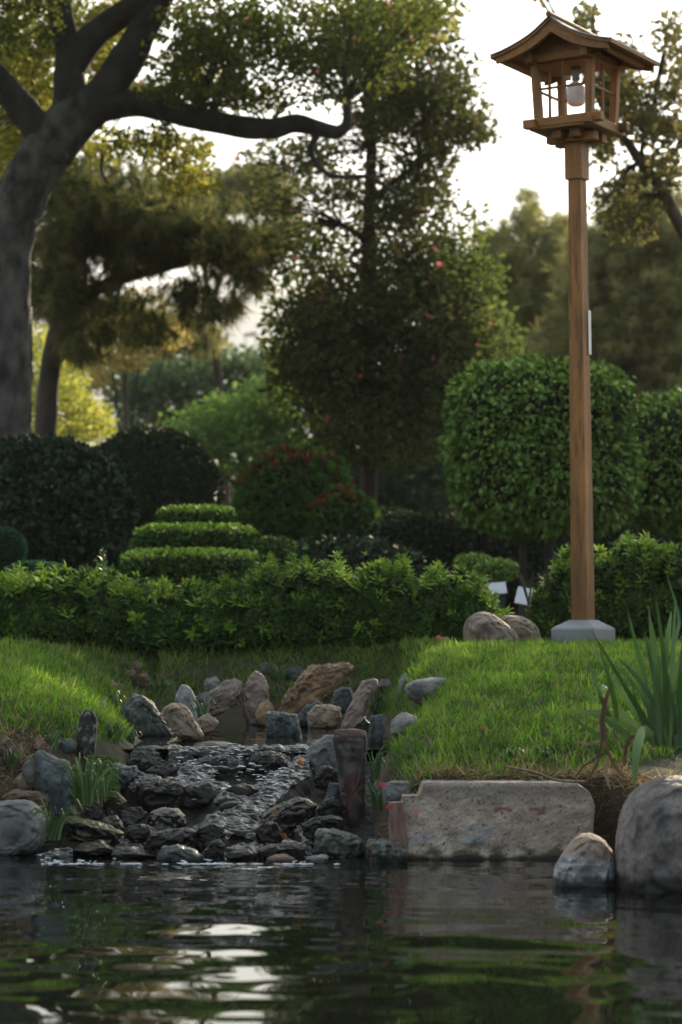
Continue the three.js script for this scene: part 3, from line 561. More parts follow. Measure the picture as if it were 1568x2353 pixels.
const bladeMats = [[0.04, 0.11, 0.02], [0.06, 0.15, 0.026], [0.10, 0.19, 0.04], [0.03, 0.085, 0.022]].map(([a, b, c]) => phys({ color: rgb(a, b, c), roughness: 0.5, transmission: 0.25, thickness: 0, side: THREE.DoubleSide }));
const dryM = [[0.075, 0.04, 0.022], [0.16, 0.115, 0.07], [0.05, 0.032, 0.02]].map(([a, b, c]) => phys({ color: rgb(a, b, c), roughness: 0.8, transmission: 0.15, thickness: 0, side: THREE.DoubleSide }));
function tuft(label, px, py, d, n, len, w, seed, spread = 1, group) {
  if (d === 'g') d = hit(px, py);
  const r = rngOf(seed), b = at(px, py, d), o = base('grass_tuft', label, 'grass tuft', b.toArray(), group);
  for (let i = 0; i < n; i++) {
    const a = r() * 6.283, l = len * (0.5 + 0.6 * r()), s = spread * (0.25 + 0.8 * r()) * l, dx = Math.cos(a) * s, dz = Math.sin(a) * s, y = l * (0.75 + 0.3 * r()), ox = (r() - 0.5) * w * 6, oz = (r() - 0.5) * w * 6;
    put('blade', ribbon([V3(ox, -0.02, oz), V3(ox + dx * 0.25, y * 0.5, oz + dz * 0.25), V3(ox + dx * 0.65, y * 0.85, oz + dz * 0.65), V3(ox + dx, y * (0.95 - 0.5 * s / l), oz + dz)], w * (0.7 + 0.6 * r()), { n: 7, side: V3(Math.sin(a + 0.6), 0.1, Math.cos(a)) }), bladeMats[Math.floor(r() * 4)], o);
  }
}
tuft('fan-shaped grass tuft beside the blue-grey boulder at the waterline', 122, 1918, 8.45, 26, 0.15, 0.008, 41, 0.9);
tuft('tall grass tuft right of the blue-green slab stone', 192, 1838, 8.75, 30, 0.18, 0.011, 42, 0.7);
tuft('leaning grass tuft at the left edge of the cascade', 226, 1832, 8.8, 16, 0.15, 0.009, 43, 1.1);
tuft('bright grass tuft left of the dark green triangular rock', 262, 1634, 'g', 40, 0.11, 0.007, 44, 0.7);
tuft('grass tuft at the foot of the lichen stone', 262, 1700, 'g', 34, 0.085, 0.006, 45, 0.9);
tuft('bright grass tuft behind the dark green triangular rock', 368, 1606, 'g', 44, 0.13, 0.008, 46, 0.7);
tuft('grass tuft below the dark green triangular rock', 300, 1706, 'g', 26, 0.08, 0.006, 47, 1.1);
tuft('long grass tuft beside the tall rusty stone', 862, 1780, 8.9, 22, 0.12, 0.006, 48, 0.7);
tuft('hanging grass tuft between the rusty stone and the grey rock', 868, 1850, 8.7, 22, 0.1, 0.006, 49, 0.9);
tuft('grass tuft at the pool edge below the dark broken stone', 880, 1640, 'g', 40, 0.1, 0.007, 50, 0.8);
tuft('small grass tuft beside the pale squared block by the pool', 466, 1640, 10.8, 12, 0.09, 0.007, 51, 1);
tuft('grass tuft hanging over the bank left of the iris', 1170, 1752, 'g', 26, 0.07, 0.006, 52, 1.2);
tuft('grass tuft on the bank corner right of the concrete block', 1250, 1750, 'g', 24, 0.07, 0.006, 53, 1.2);
tuft('grass tuft above the blue-green slab stone', 120, 1722, 'g', 30, 0.08, 0.006, 54, 0.8);
tuft('grass tuft over the clods at the left edge', 20, 1760, 'g', 24, 0.09, 0.007, 55, 1);
tuft('grass tuft between ochre rock and upright pointed stone', 640, 1566, 'g', 26, 0.12, 0.007, 56, 0.8);
// creeping plant on the bank
const tinyLeaf = (() => { const g = new THREE.CircleGeometry(0.5, 6); g.rotateX(-1.2); return g; })();
{
  const r = rngOf(61), items = [];
  for (let i = 0; i < 1500; i++) { const px = 205 + 60 * r() + 0, py = 1735 + 95 * r(), d = lerp(9.1, 8.86, (py - 1735) / 95) + 0.03 * r(); items.push({ p: at(px + (r() - 0.5) * 24, py, d), q: aim(V3(r() - 0.5, 1, r() * 0.8).normalize(), r() * 6), s: 0.006 + 0.007 * r(), c: mixC(rgb(0.05, 0.1, 0.015), rgb(0.13, 0.2, 0.03), r()) }); }
  tag(scatter('creeping_plant', tinyLeaf, leafM, items), 'small-leaved bright green creeper on the bank beside the cascade', 'creeper');
}
// dry thatch along the edge above the block and on the left bank
function thatch(label, n, seed, pick) {
  const r = rngOf(seed), items = [], dry = [rgb(0.3, 0.21, 0.11), rgb(0.17, 0.1, 0.05), rgb(0.4, 0.32, 0.19)];
  for (let i = 0; i < n; i++) { const p = pick(r); if (!p) continue; const dir = V3((r() - 0.5) * 2, (r() - 0.35) * 0.9, (r() - 0.2) * 1.6).normalize(); items.push({ p, q: aim(dir, r() * 6), s: V3(0.05 * (0.5 + r()), 0.04 + 0.06 * r(), 0.05), c: dry[Math.floor(r() * 3)].clone().multiplyScalar(0.5 + 0.7 * r()) }); }
  tag(scatter('dry_grass', bladeGeo(3, 1.3, 0.06), grassM, items), label, 'dry grass');
}
thatch('dry straw hanging over the top of the concrete block', 2600, 71, (r) => { const x = 0.1 + 0.95 * r(), d = 8.5 + 0.22 * r() * r(); return V3(x, groundH(x, d) + 0.005 + 0.02 * r(), -d); });
thatch('dry straw on the edge of the left bank', 1800, 72, (r) => { const x = -1.45 + 0.62 * r(), d = 8.72 + 0.4 * r(); return V3(x, groundH(x, d) + 0.01 * r(), -d); });
thatch('dry roots and straw on the dark soil face below the iris', 1500, 73, (r) => { const x = 0.86 + 0.5 * r(), d = 8.0 + 0.6 * r(); const y = groundH(x, d); return y < 0.02 ? null : V3(x, y + 0.01 * r(), -d); });

// ---------------------------------------------------------------- iris clump on the right
{
  const D = 7.75, o = base('iris_plant', 'sword-leaved green plant with a few dead leaves at the right edge', 'plant', [0, 0, 0]);
  const r = rngOf(81), J = (px, py, d) => at(px, py, d);
  const blade = (pts, w, m, extra) => put('blade', ribbon(pts.map(([x, y, d]) => J(x, y, d ?? D)), w * D / FOC, { n: 18, tip: 3.2, fold: 0.3, ...extra }), m, o);
  const G = bladeMats;
  for (const [b, m, t, w, k] of [
    [[1520, 1716], [1482, 1560], [1441, 1398], 23, 1], [[1524, 1714], [1506, 1540], [1490, 1390], 21, 1], [[1532, 1716], [1528, 1530], [1507, 1368], 22, 0], [[1540, 1716], [1545, 1530], [1553, 1372], 22, 1], [[1550, 1716], [1566, 1540], [1580, 1400], 22, 0],
    [[1516, 1716], [1450, 1600], [1360, 1450], 20, 3], [[1510, 1715], [1440, 1610], [1345, 1462], 17, 2], [[1536, 1716], [1534, 1600], [1529, 1432], 13, 2], [[1500, 1712], [1470, 1640], [1450, 1560], 15, 0], [[1546, 1716], [1552, 1650], [1520, 1470], 15, 3],
    [[1420, 1660], [1400, 1560], [1376, 1480], 17, 1], [[1405, 1670], [1380, 1600], [1350, 1510], 17, 0], [[1505, 1715], [1420, 1630], [1330, 1592], 18, 2], [[1490, 1702], [1400, 1640], [1330, 1632], 20, 2], [[1470, 1715], [1390, 1650], [1296, 1628], 26, 2], [[1560, 1716], [1580, 1600], [1610, 1450], 22, 1],
    [[1400, 1708], [1345, 1670], [1300, 1636], 16, 1], [[1530, 1716], [1500, 1640], [1478, 1520], 14, 0], [[1556, 1716], [1570, 1620], [1562, 1500], 15, 3], [[1545, 1500], [1560, 1420], [1530, 1310], 12, 0],
  ]) { const dd = D - 0.16 + 0.3 * r(); blade([[...b, D], [(b[0] + m[0]) / 2 + 2, (b[1] + m[1]) / 2, dd * 0.5 + D * 0.5], [...m, dd], [...t, dd + (r() - 0.5) * 0.15]], w * 0.68, G[k]); }
  for (let i = 0; i < 16; i++) { const bx = 1500 + 70 * r(), lean = (r() - 0.62) * 220, top = 1400 + 190 * r(), dd = D + 0.25 * (r() - 0.3); blade([[bx, 1716, dd], [bx + lean * 0.25, lerp(1716, top, 0.45), dd], [bx + lean * 0.65, lerp(1716, top, 0.8), dd], [bx + lean, top, dd + 0.1 * (r() - 0.5)]], 10 + 6 * r(), G[Math.floor(r() * 4)]); }
  blade([[1500, 1690, D - 0.1], [1478, 1680, D - 0.2], [1464, 1720, D - 0.28], [1458, 1812, D - 0.3]], 21, G[2], { tip: 5 });
  const L = (pts, w, m) => put('dead_leaf', ribbon(pts.map(([x, y, d]) => J(x, y, d ?? D - 0.1)), 0.72 * w * D / FOC, { n: 16, fold: 0.5, tip: 3 }), m, o);
  L([[1386, 1700], [1384, 1660], [1395, 1600], [1411, 1564]], 16, dryM[0]); L([[1384, 1690], [1378, 1740], [1352, 1790], [1340, 1800]], 9, dryM[0]); L([[1392, 1670], [1398, 1730], [1420, 1770], [1440, 1790]], 9, dryM[0]);
  L([[1380, 1702], [1350, 1710], [1324, 1702]], 12, dryM[1]); L([[1402, 1730], [1392, 1760], [1398, 1800], [1404, 1815]], 11, dryM[1]);
  L([[1462, 1690], [1445, 1700], [1436, 1740], [1432, 1760]], 14, dryM[0]);
  L([[1384, 1700], [1372, 1740], [1340, 1762], [1320, 1790]], 7, dryM[2]);
}
// twig on the block, fallen leaves
{
  const c = new THREE.CatmullRomCurve3([at(1165, 1762, 8.4), at(1230, 1775, 8.36), at(1280, 1793, 8.33), at(1350, 1797, 8.3)]), g = new THREE.TubeGeometry(c, 24, 0.0045, 7);
  paint(g, (p) => mixC(rgb(0.1, 0.065, 0.04), rgb(0.2, 0.14, 0.1), clamp(0.5 + noise3(p.x * 80, p.y * 80, p.z * 30), 0, 1)));
  tag(put('twig', g, barkM), 'thin brown twig lying across the top of the concrete block', 'twig');
  const r = rngOf(91);
  for (const [x, y, d, s, col, l] of [
    [1134, 1487, hit(1134, 1487) - 0.06, 0.055, [0.42, 0.1, 0.03], 'small red fallen leaf at the top of the right lawn below the boulders'], [1382, 1512, hit(1382, 1512) - 0.06, 0.06, [0.4, 0.1, 0.03], 'small red fallen leaf in the lawn below the lantern base'], [1112, 1675, hit(1112, 1675) - 0.06, 0.034, [0.35, 0.12, 0.05], 'round orange-brown leaf in the middle of the right lawn'],
    [690, 1750, 9.2, 0.035, [0.5, 0.14, 0.016], 'bright orange leaf caught at the cascade lip'], [632, 1862, 8.7, 0.026, [0.25, 0.1, 0.02], 'yellow-brown leaf stuck to the slanting cascade rock'], [655, 1921, 8.4, 0.034, [0.2, 0.06, 0.015], 'wet orange leaf at the foot of the cascade'],
    [1302, 1625, hit(1302, 1625) - 0.06, 0.055, [0.3, 0.17, 0.09], 'pale brown leaf in the lawn left of the iris'], [1020, 1474, 12.9, 0.1, [0.22, 0.09, 0.04], 'curled brown leaf under the hedge end by the boulders'], [1388, 1583, hit(1388, 1583) - 0.06, 0.05, [0.7, 0.68, 0.6], 'white petal in the lawn behind the iris'], [166, 1494, hit(166, 1494) - 0.06, 0.04, [0.3, 0.14, 0.06], 'brown leaf on top of the left lawn'],
  ]) {
    const q = new THREE.SphereGeometry(s / 2, 12, 8), p = q.attributes.position; q.scale(1, 0.55, 0.16);
    for (let i = 0; i < p.count; i++) { const X = p.getX(i) / s; p.setZ(i, p.getZ(i) + s * 1.2 * X * X); p.setY(i, p.getY(i) * (1 - 1.2 * X * X) + 0.08 * s * Math.sin(X * 14)); }
    q.computeVertexNormals();
    const m = put('fallen_leaf', q, matteC(...col)); m.position.copy(at(x, y, d)); m.rotation.set((r() - 0.5) * 1, r() * 1.4 - 0.7, (r() - 0.5) * 1.6); tag(m, l, 'fallen leaf');
  }
}

// ---------------------------------------------------------------- lantern post
{
  const S = 13.2 / FOC, foot = at(1341, 1477, 13.2);
  const lamp = base('garden_lantern', 'tall wooden post lantern with a curved gable roof on a concrete foot', 'lantern', foot.toArray());
  lamp.rotation.y = -0.545;
  const wb = (w, h, d, x = 0, y = 0, z = 0, e = 0.004) => {
    const g = new RoundedBoxGeometry(w, h, d, 2, e), p = g.attributes.position, n = g.attributes.normal, uv = g.attributes.uv, dims = [w, h, d], L = dims.indexOf(Math.max(...dims)), r = rngOf(Math.round((x + y * 3 + z * 7 + w) * 9999))();
    for (let i = 0; i < p.count; i++) { const c = [p.getX(i), p.getY(i), p.getZ(i)], o = [0, 1, 2].filter((k) => k !== L); uv.setXY(i, c[o[0]] + c[o[1]] * 1.3 + r, c[L] + r * 2); }
    g.translate(x, y, z); return g;
  };
  // concrete foot
  {
    const w = 0.268, h1 = 0.082, h2 = 0.128, t = 0.13, pts = [[w, -0.1], [w, h1 - 0.008], [w - 0.012, h1 + 0.003], [t, h2 - 0.004], [t - 0.006, h2]];
    const g = new THREE.LatheGeometry(pts.map(([a, b]) => new THREE.Vector2(a / 2 * Math.SQRT2, b)), 4, Math.PI / 4); const f = g.toNonIndexed(); f.computeVertexNormals();
    const top = new THREE.BoxGeometry(t - 0.006, 0.01, t - 0.006); top.translate(0, h2 - 0.0045, 0);
    const m = mergeGeometries([f, top.toNonIndexed()]); paint(m, (p) => mixC(mixC(rgb(0.16, 0.175, 0.18), rgb(0.3, 0.315, 0.32), clamp(0.5 + fbm(p.x * 9, p.y * 9, p.z * 9, 3), 0, 1)), rgb(0.1, 0.075, 0.05), 0.8 * sstep(0.05, 0.0, p.y + 0.05 * noise3(p.x * 14, 1, p.z * 14))));
    put('concrete_foot', m, rockM, lamp);
  }
  const taper = (g, y0, y1, k) => { const p = g.attributes.position; for (let i = 0; i < p.count; i++) { const q = lerp(1, k, clamp((p.getY(i) - y0) / (y1 - y0), 0, 1)); p.setX(i, p.getX(i) * q); p.setZ(i, p.getZ(i) * q); } return g; };
  const sway = new THREE.Group(); sway.name = 'post'; 
  const lean = -0.0105, r0 = rngOf(77);
  const leanG = (g) => { const p = g.attributes.position; for (let i = 0; i < p.count; i++) { const q = p.getY(i) * lean; p.setX(i, p.getX(i) + q * Math.cos(0.545)); p.setZ(i, p.getZ(i) - q * Math.sin(0.545) * -1 * 0 ); } return g; };
  const P = (name, g, m = woodM, parent = lamp) => {
    if (m === woodM) { const q = r0() * 0.25; paint(g, (p) => { const n = fbm(p.x * 9 + p.z * 5, p.y * 1.6, p.z * 9, 4), f = sstep(0.5, 0.12, p.y + 0.15 * n), k = 0.9 - q + 0.55 * n; return rgb(k, k, k).lerp(rgb(0.32, 0.3, 0.27), 0.55 * f).lerp(rgb(0.3, 0.27, 0.24), 0.7 * sstep(0.2, 0.34, fbm(p.x * 40, p.y * 2.2, p.z * 40, 3))); }); }
    return put(name, leanG(g), m, parent);
  };
  void sway;
  {
    const g = new THREE.BoxGeometry(0.1, 2.54, 0.1, 10, 160, 10); g.translate(0, 1.39, 0); const p = g.attributes.position, uv = g.attributes.uv;
    for (let i = 0; i < p.count; i++) uv.setXY(i, p.getX(i) + 1.3 * p.getZ(i), p.getY(i));
    P('post', taper(g, 0.12, 2.66, 0.77));
  }
  P('collar', wb(0.105, 0.27, 0.105, 0, 2.755, 0, 0.003), woodM);
  const a = 0.17, yF = 2.905, H0 = 2.955, H1 = 3.28;
  for (const s of [-1, 1]) { P('bracket', wb(0.30, 0.05, 0.06, 0, 2.853, s * 0.055)); P('bracket', wb(0.06, 0.05, 0.30, s * 0.055, 2.865, 0)); }
  P('floor_board', wb(0.40, 0.014, 0.40, 0, 2.895, 0, 0.003));
  for (const s of [-1, 1]) { P('floor_beam', wb(0.485, 0.05, 0.05, 0, 2.93, s * 0.172)); P('floor_beam', wb(0.05, 0.05, 0.485, s * 0.172, 2.917, 0)); }
  for (const x of [-1, 1]) for (const z of [-1, 1]) {
    const g = wb(0.043, H1 - H0 + 0.06, 0.043, 0, (H0 + H1) / 2, 0, 0.003), p = g.attributes.position;
    for (let i = 0; i < p.count; i++) { const q = lerp(0.158, 0.172, (p.getY(i) - H0) / (H1 - H0)); p.setX(i, p.getX(i) + x * q); p.setZ(i, p.getZ(i) + z * q); }
    P('corner_post', g);
  }
  for (const s of [-1, 1]) {
    P('lattice_bar', wb(0.014, 0.325, 0.014, 0.0, 3.115, s * 0.165, 0.002)); P('lattice_bar', wb(0.32, 0.013, 0.013, 0, 3.125, s * 0.1665, 0.002));
    P('lattice_bar', wb(0.014, 0.325, 0.014, s * 0.165, 3.115, 0.0, 0.002)); P('lattice_bar', wb(0.013, 0.013, 0.32, s * 0.1665, 3.121, 0, 0.002));
    P('top_plate', wb(0.46, 0.04, 0.044, 0, 3.298, s * 0.172)); P('top_plate', wb(0.044, 0.046, 0.52, s * 0.172, 3.287, 0));
    P('eave_beam', wb(0.03, 0.036, 0.50, s * 0.30, 3.294, 0));
  }
  // roof: concave slopes
  const topC = curve1([[0, 0.182], [0.04, 0.152], [0.085, 0.118], [0.135, 0.088], [0.19, 0.062], [0.25, 0.039], [0.31, 0.02], [0.374, 0.006]]);
  const prof = (t, w0 = 0.374, k = 40) => { const up = [], lo = []; for (let i = -k; i <= k; i++) { const x = w0 * i / k; up.push(new THREE.Vector2(x, topC(Math.abs(x)))); lo.push(new THREE.Vector2(x, topC(Math.abs(x)) - t)); } return new THREE.Shape([...up, ...lo.reverse()]); };
  const ext = (shape, len, z) => { const g = new THREE.ExtrudeGeometry(shape, { depth: len, bevelEnabled: false, curveSegments: 1 }); g.translate(0, 3.305, z); return g; };
  const R = 0.66;
  P('roof_boards', ext(prof(0.018), R, -R / 2), woodM);
  const sheetM = phys({ color: rgb(0.32, 0.34, 0.35), roughness: 0.22, metalness: 0.4 });
  const cov = prof(0.005); const gc = ext(cov, R + 0.016, -R / 2 - 0.008); gc.translate(0, 0.0075, 0); P('roof_sheet', gc, sheetM);
  for (const s of [-1, 1]) {
    const k = 30, up = [], lo = [], w0 = 0.345; for (let i = -k; i <= k; i++) { const x = w0 * i / k, q = Math.abs(x); up.push(new THREE.Vector2(x, topC(q) - 0.019)); lo.push(new THREE.Vector2(x, topC(q) - lerp(0.083, 0.05, q / w0))); }
    P('bargeboard', ext(new THREE.Shape([...up, ...lo.reverse()]), 0.024, s > 0 ? R / 2 - 0.034 : -R / 2 + 0.01), woodM);
    const tri = []; for (let i = -20; i <= 20; i++) { const x = 0.19 * i / 20; tri.push(new THREE.Vector2(x, topC(Math.abs(x)) - 0.019)); } tri.push(new THREE.Vector2(0.19, 0.014), new THREE.Vector2(-0.19, 0.014));
    P('gable_panel', ext(new THREE.Shape(tri), 0.014, s * 0.172 - 0.007), woodM);
  }
  { const g = new THREE.CylinderGeometry(0.017, 0.017, R + 0.03, 20); g.rotateX(Math.PI / 2); g.translate(0, 3.305 + 0.193, 0); P('ridge_cap', g, woodM); }
  P('ceiling_board', wb(0.31, 0.01, 0.31, 0, 3.272, 0, 0.002));
  // frosted bulb in its holder
  {
    const pr = [[0.0001, 3.045], [0.03, 3.046], [0.046, 3.056], [0.051, 3.07], [0.051, 3.15], [0.046, 3.165], [0.033, 3.176], [0.02, 3.183], [0.017, 3.2]].map(([x, y]) => new THREE.Vector2(x, y));
    P('bulb', new THREE.LatheGeometry(pr, 28), phys({ color: rgb(0.6, 0.58, 0.58), roughness: 0.3, side: THREE.DoubleSide, transmission: 0.3, thickness: 0 }));
    const ho = [[0.0001, 3.19], [0.021, 3.19], [0.023, 3.2], [0.023, 3.23], [0.03, 3.235], [0.03, 3.266], [0.0001, 3.266]].map(([x, y]) => new THREE.Vector2(x, y));
    P('bulb_holder', new THREE.LatheGeometry(ho, 20), matteC(0.22, 0.22, 0.21, 0.5));
  }
  P('sign_plate', wb(0.006, 0.25, 0.03, 0.0505, 1.75, -0.03, 0.001), std({ color: rgb(0.7, 0.7, 0.68), roughness: 0.5 }));
  void S; void a; void yF;
}

// ---------------------------------------------------------------- leaves and foliage
function leafGeo(w, fold = 0.25, curl = 0.15) {   // length 1 along +y, folded on its midrib
  const P = [[0, 0, 0], [-w * 0.42, 0.3, 0], [0, 0.3, -fold * w], [w * 0.42, 0.3, 0], [-w * 0.42, 0.65, curl * 0.4], [0, 0.65, curl * 0.4 - fold * w], [w * 0.42, 0.65, curl * 0.4], [0, 1, curl]];
  const I = [0, 2, 1, 0, 3, 2, 1, 2, 5, 1, 5, 4, 2, 3, 6, 2, 6, 5, 4, 5, 7, 5, 6, 7];
  const g = new THREE.BufferGeometry(); g.setAttribute('position', new THREE.Float32BufferAttribute(P.flat(), 3)); g.setIndex(I); g.computeVertexNormals(); return g;
}
const leafOval = leafGeo(0.62), leafLance = leafGeo(0.34, 0.3, 0.12), leafLow = (() => { const g = new THREE.BufferGeometry(); g.setAttribute('position', new THREE.Float32BufferAttribute([0, 0, 0, -0.3, 0.5, 0.05, 0.3, 0.5, 0.05, 0, 1, 0.1], 3)); g.setIndex([0, 2, 1, 1, 2, 3]); g.computeVertexNormals(); return g; })();
const whorl = (n, seed, tilt) => {
  const r = rngOf(seed), gs = [];
  for (let i = 0; i < n; i++) { const g = leafLance.clone(), a = i / n * 6.283 * 1.62 + r() * 0.5, t = lerp(0.5, tilt, i / n) + (r() - 0.5) * 0.3, s = 0.75 + 0.4 * r(); g.scale(s, s, s); g.rotateX(t); g.rotateY(a); g.translate(0, (1 - i / n) * 0.3 - 0.15, 0); gs.push(g); }
  return mergeGeometries(gs);
};
const whorls = [whorl(9, 1, 1.5), whorl(8, 2, 1.35), whorl(10, 3, 1.6)];
const spray = (() => {   // a drooping tuft of needles
  const r = rngOf(9), gs = [];
  for (let i = 0; i < 22; i++) { const g = bladeGeo(2, 0.6, 0.05), a = r() * 6.283, t = 0.15 + 0.75 * r(); g.scale(1, 0.5 + 0.6 * r(), 1); g.rotateX(t); g.rotateY(a); g.translate(0, 0.25 * r(), 0); gs.push(g); }
  return mergeGeometries(gs);
})();
const C2 = (a, b) => (r) => mixC(rgb(...a), rgb(...b), Math.pow(r(), 1.3));
// leaves filling rounded masses given as [px, py, rx, ry, share]; d and dd: distance and half depth
function crown(parent, name, o) {
  const r = rngOf(o.seed), items = [], total = o.blobs.reduce((s, b) => s + (b[4] ?? 1) * b[2] * b[3], 0), v = V3();
  for (const [cx, cy, rx, ry, w = 1, bd = 0] of o.blobs) {
    const n = Math.round(o.n * w * rx * ry / total), k = o.d / FOC;
    for (let i = 0; i < n; i++) {
      const a = r() * 6.283, y = r() * 2 - 1, q = Math.sqrt(1 - y * y), rr = Math.pow(r(), o.hollow ?? 0.42) * (1 + 0.22 * noise3(Math.cos(a) * q * 2 + cx, y * 2 + cy, Math.sin(a) * q * 2));
      v.set(Math.cos(a) * q * rr, y * rr, Math.sin(a) * q * rr);
      const dd = o.d + bd + v.z * (o.dd ?? 1.2) , p = at(cx + v.x * rx, cy + v.y * ry, Math.max(dd, 3));
      const f = o.freq ?? 1.7;
      if (fbm(p.x * f + o.seed, p.y * f, p.z * f, 2) < (o.gap ?? -0.05) - 0.1 * r()) continue;
      const dir = o.droop ? V3((r() - 0.5) * 1.4, -0.25 - r() * 0.9, (r() - 0.5) * 1.4).normalize() : V3(v.x * rx * k + (r() - 0.5) * 1.6, (r() - 0.55) * 1.3, v.z + (r() - 0.5) * 1.6).normalize();
      let c = o.color(r); if (o.alt && r() < o.alt[0]) c = o.alt[1](r);
      items.push({ p, q: aim(dir, r() * 6.283), s: o.size * (0.6 + 0.8 * r()), c });
    }
  }
  if (o.twigs) {
    const gs = [], k = o.d / FOC;
    for (const [cx, cy, rx, ry, w = 1] of o.blobs) {
      let best = o.twigs[0]; for (const t of o.twigs) if (Math.hypot(t[0] - cx, t[1] - cy) < Math.hypot(best[0] - cx, best[1] - cy)) best = t;
      for (let i = 0; i < 6; i++) { const ex = cx + (r() - 0.5) * 1.7 * rx, ey = cy + (r() - 0.5) * 1.7 * ry, z = (r() - 0.5) * 1.6; gs.push(new THREE.TubeGeometry(new THREE.CatmullRomCurve3([at(best[0], best[1], o.d), at(lerp(best[0], ex, 0.4) + 14 * (r() - 0.5), lerp(best[1], ey, 0.4) - 12, o.d + z * 0.3), at(lerp(best[0], ex, 0.75) + 16 * (r() - 0.5), lerp(best[1], ey, 0.75) - 6, o.d + z * 0.7), at(ex, ey, o.d + z)]), 10, (1.1 + 1.6 * r()) * k, 5)); }
    }
    const g = mergeGeometries(gs); paint(g, () => rgb(0.03, 0.025, 0.02)); put('twigs', g, barkM, parent).userData.kind = 'stuff';
  }
  return scatter(name, o.geo ?? leafLow, o.mat ?? leafM, items, parent);
}
function limbGeo(pts, o = {}) {   // pts: [Vector3, radius]
  const c = new THREE.CatmullRomCurve3(pts.map((p) => p[0])), n = o.n ?? pts.length * 7, m = o.m ?? 18, pos = [], idx = [], q = V3(), t = V3(), s = V3(), u = V3(), ref = V3(0.3, 0.2, 1).normalize();
  for (let i = 0; i <= n; i++) {
    const f = i / n, k = f * (pts.length - 1), j = Math.min(pts.length - 2, Math.floor(k)), rr = lerp(pts[j][1], pts[j + 1][1], sstep(0, 1, k - j) * 0.5 + (k - j) * 0.5);
    c.getPoint(f, q); c.getTangent(f, t); s.crossVectors(t, ref).normalize(); u.crossVectors(s, t).normalize();
    for (let a = 0; a < m; a++) {
      const A = a / m * 6.283, ca = Math.cos(A), sa = Math.sin(A), R = rr * (1 + 0.09 * noise3(q.x * 1.6 + ca, q.y * 1.6, sa + q.z) + 0.04 * noise3(q.x * 6 + ca * 3, q.y * 4, sa * 3) + (o.bark ?? 0) * (0.5 - Math.abs(noise3(ca * 5 + q.x * 2, q.y * 2.6, sa * 5)) + 0.5 * noise3(ca * 11, q.y * 9, sa * 11)));
      pos.push(q.x + (s.x * ca + u.x * sa) * R, q.y + (s.y * ca + u.y * sa) * R, q.z + (s.z * ca + u.z * sa) * R);
    }
  }
  for (let i = 0; i < n; i++) for (let a = 0; a < m; a++) { const b = (a + 1) % m, w = i * m; idx.push(w + a, w + b, w + m + a, w + b, w + m + b, w + m + a); }
  const g = new THREE.BufferGeometry(); g.setAttribute('position', new THREE.Float32BufferAttribute(pos, 3)); g.setIndex(idx); g.computeVertexNormals();
  const [ca, cb] = o.col ?? [rgb(0.014, 0.013, 0.011), rgb(0.042, 0.039, 0.034)];
  return paint(g, (p) => mixC(ca, cb, clamp(0.5 + fbm(p.x * 5, p.y * 3, p.z * 5, 4), 0, 1)));
}
const limb = (parent, name, d, pts, o) => put(name, limbGeo(pts.map(([x, y, r, dz = 0]) => [at(x, y, d + dz), r * d / FOC]), o), barkM, parent);
const groundAt = (px, d) => [at(px, 1460, d).x, 0.755, -d];

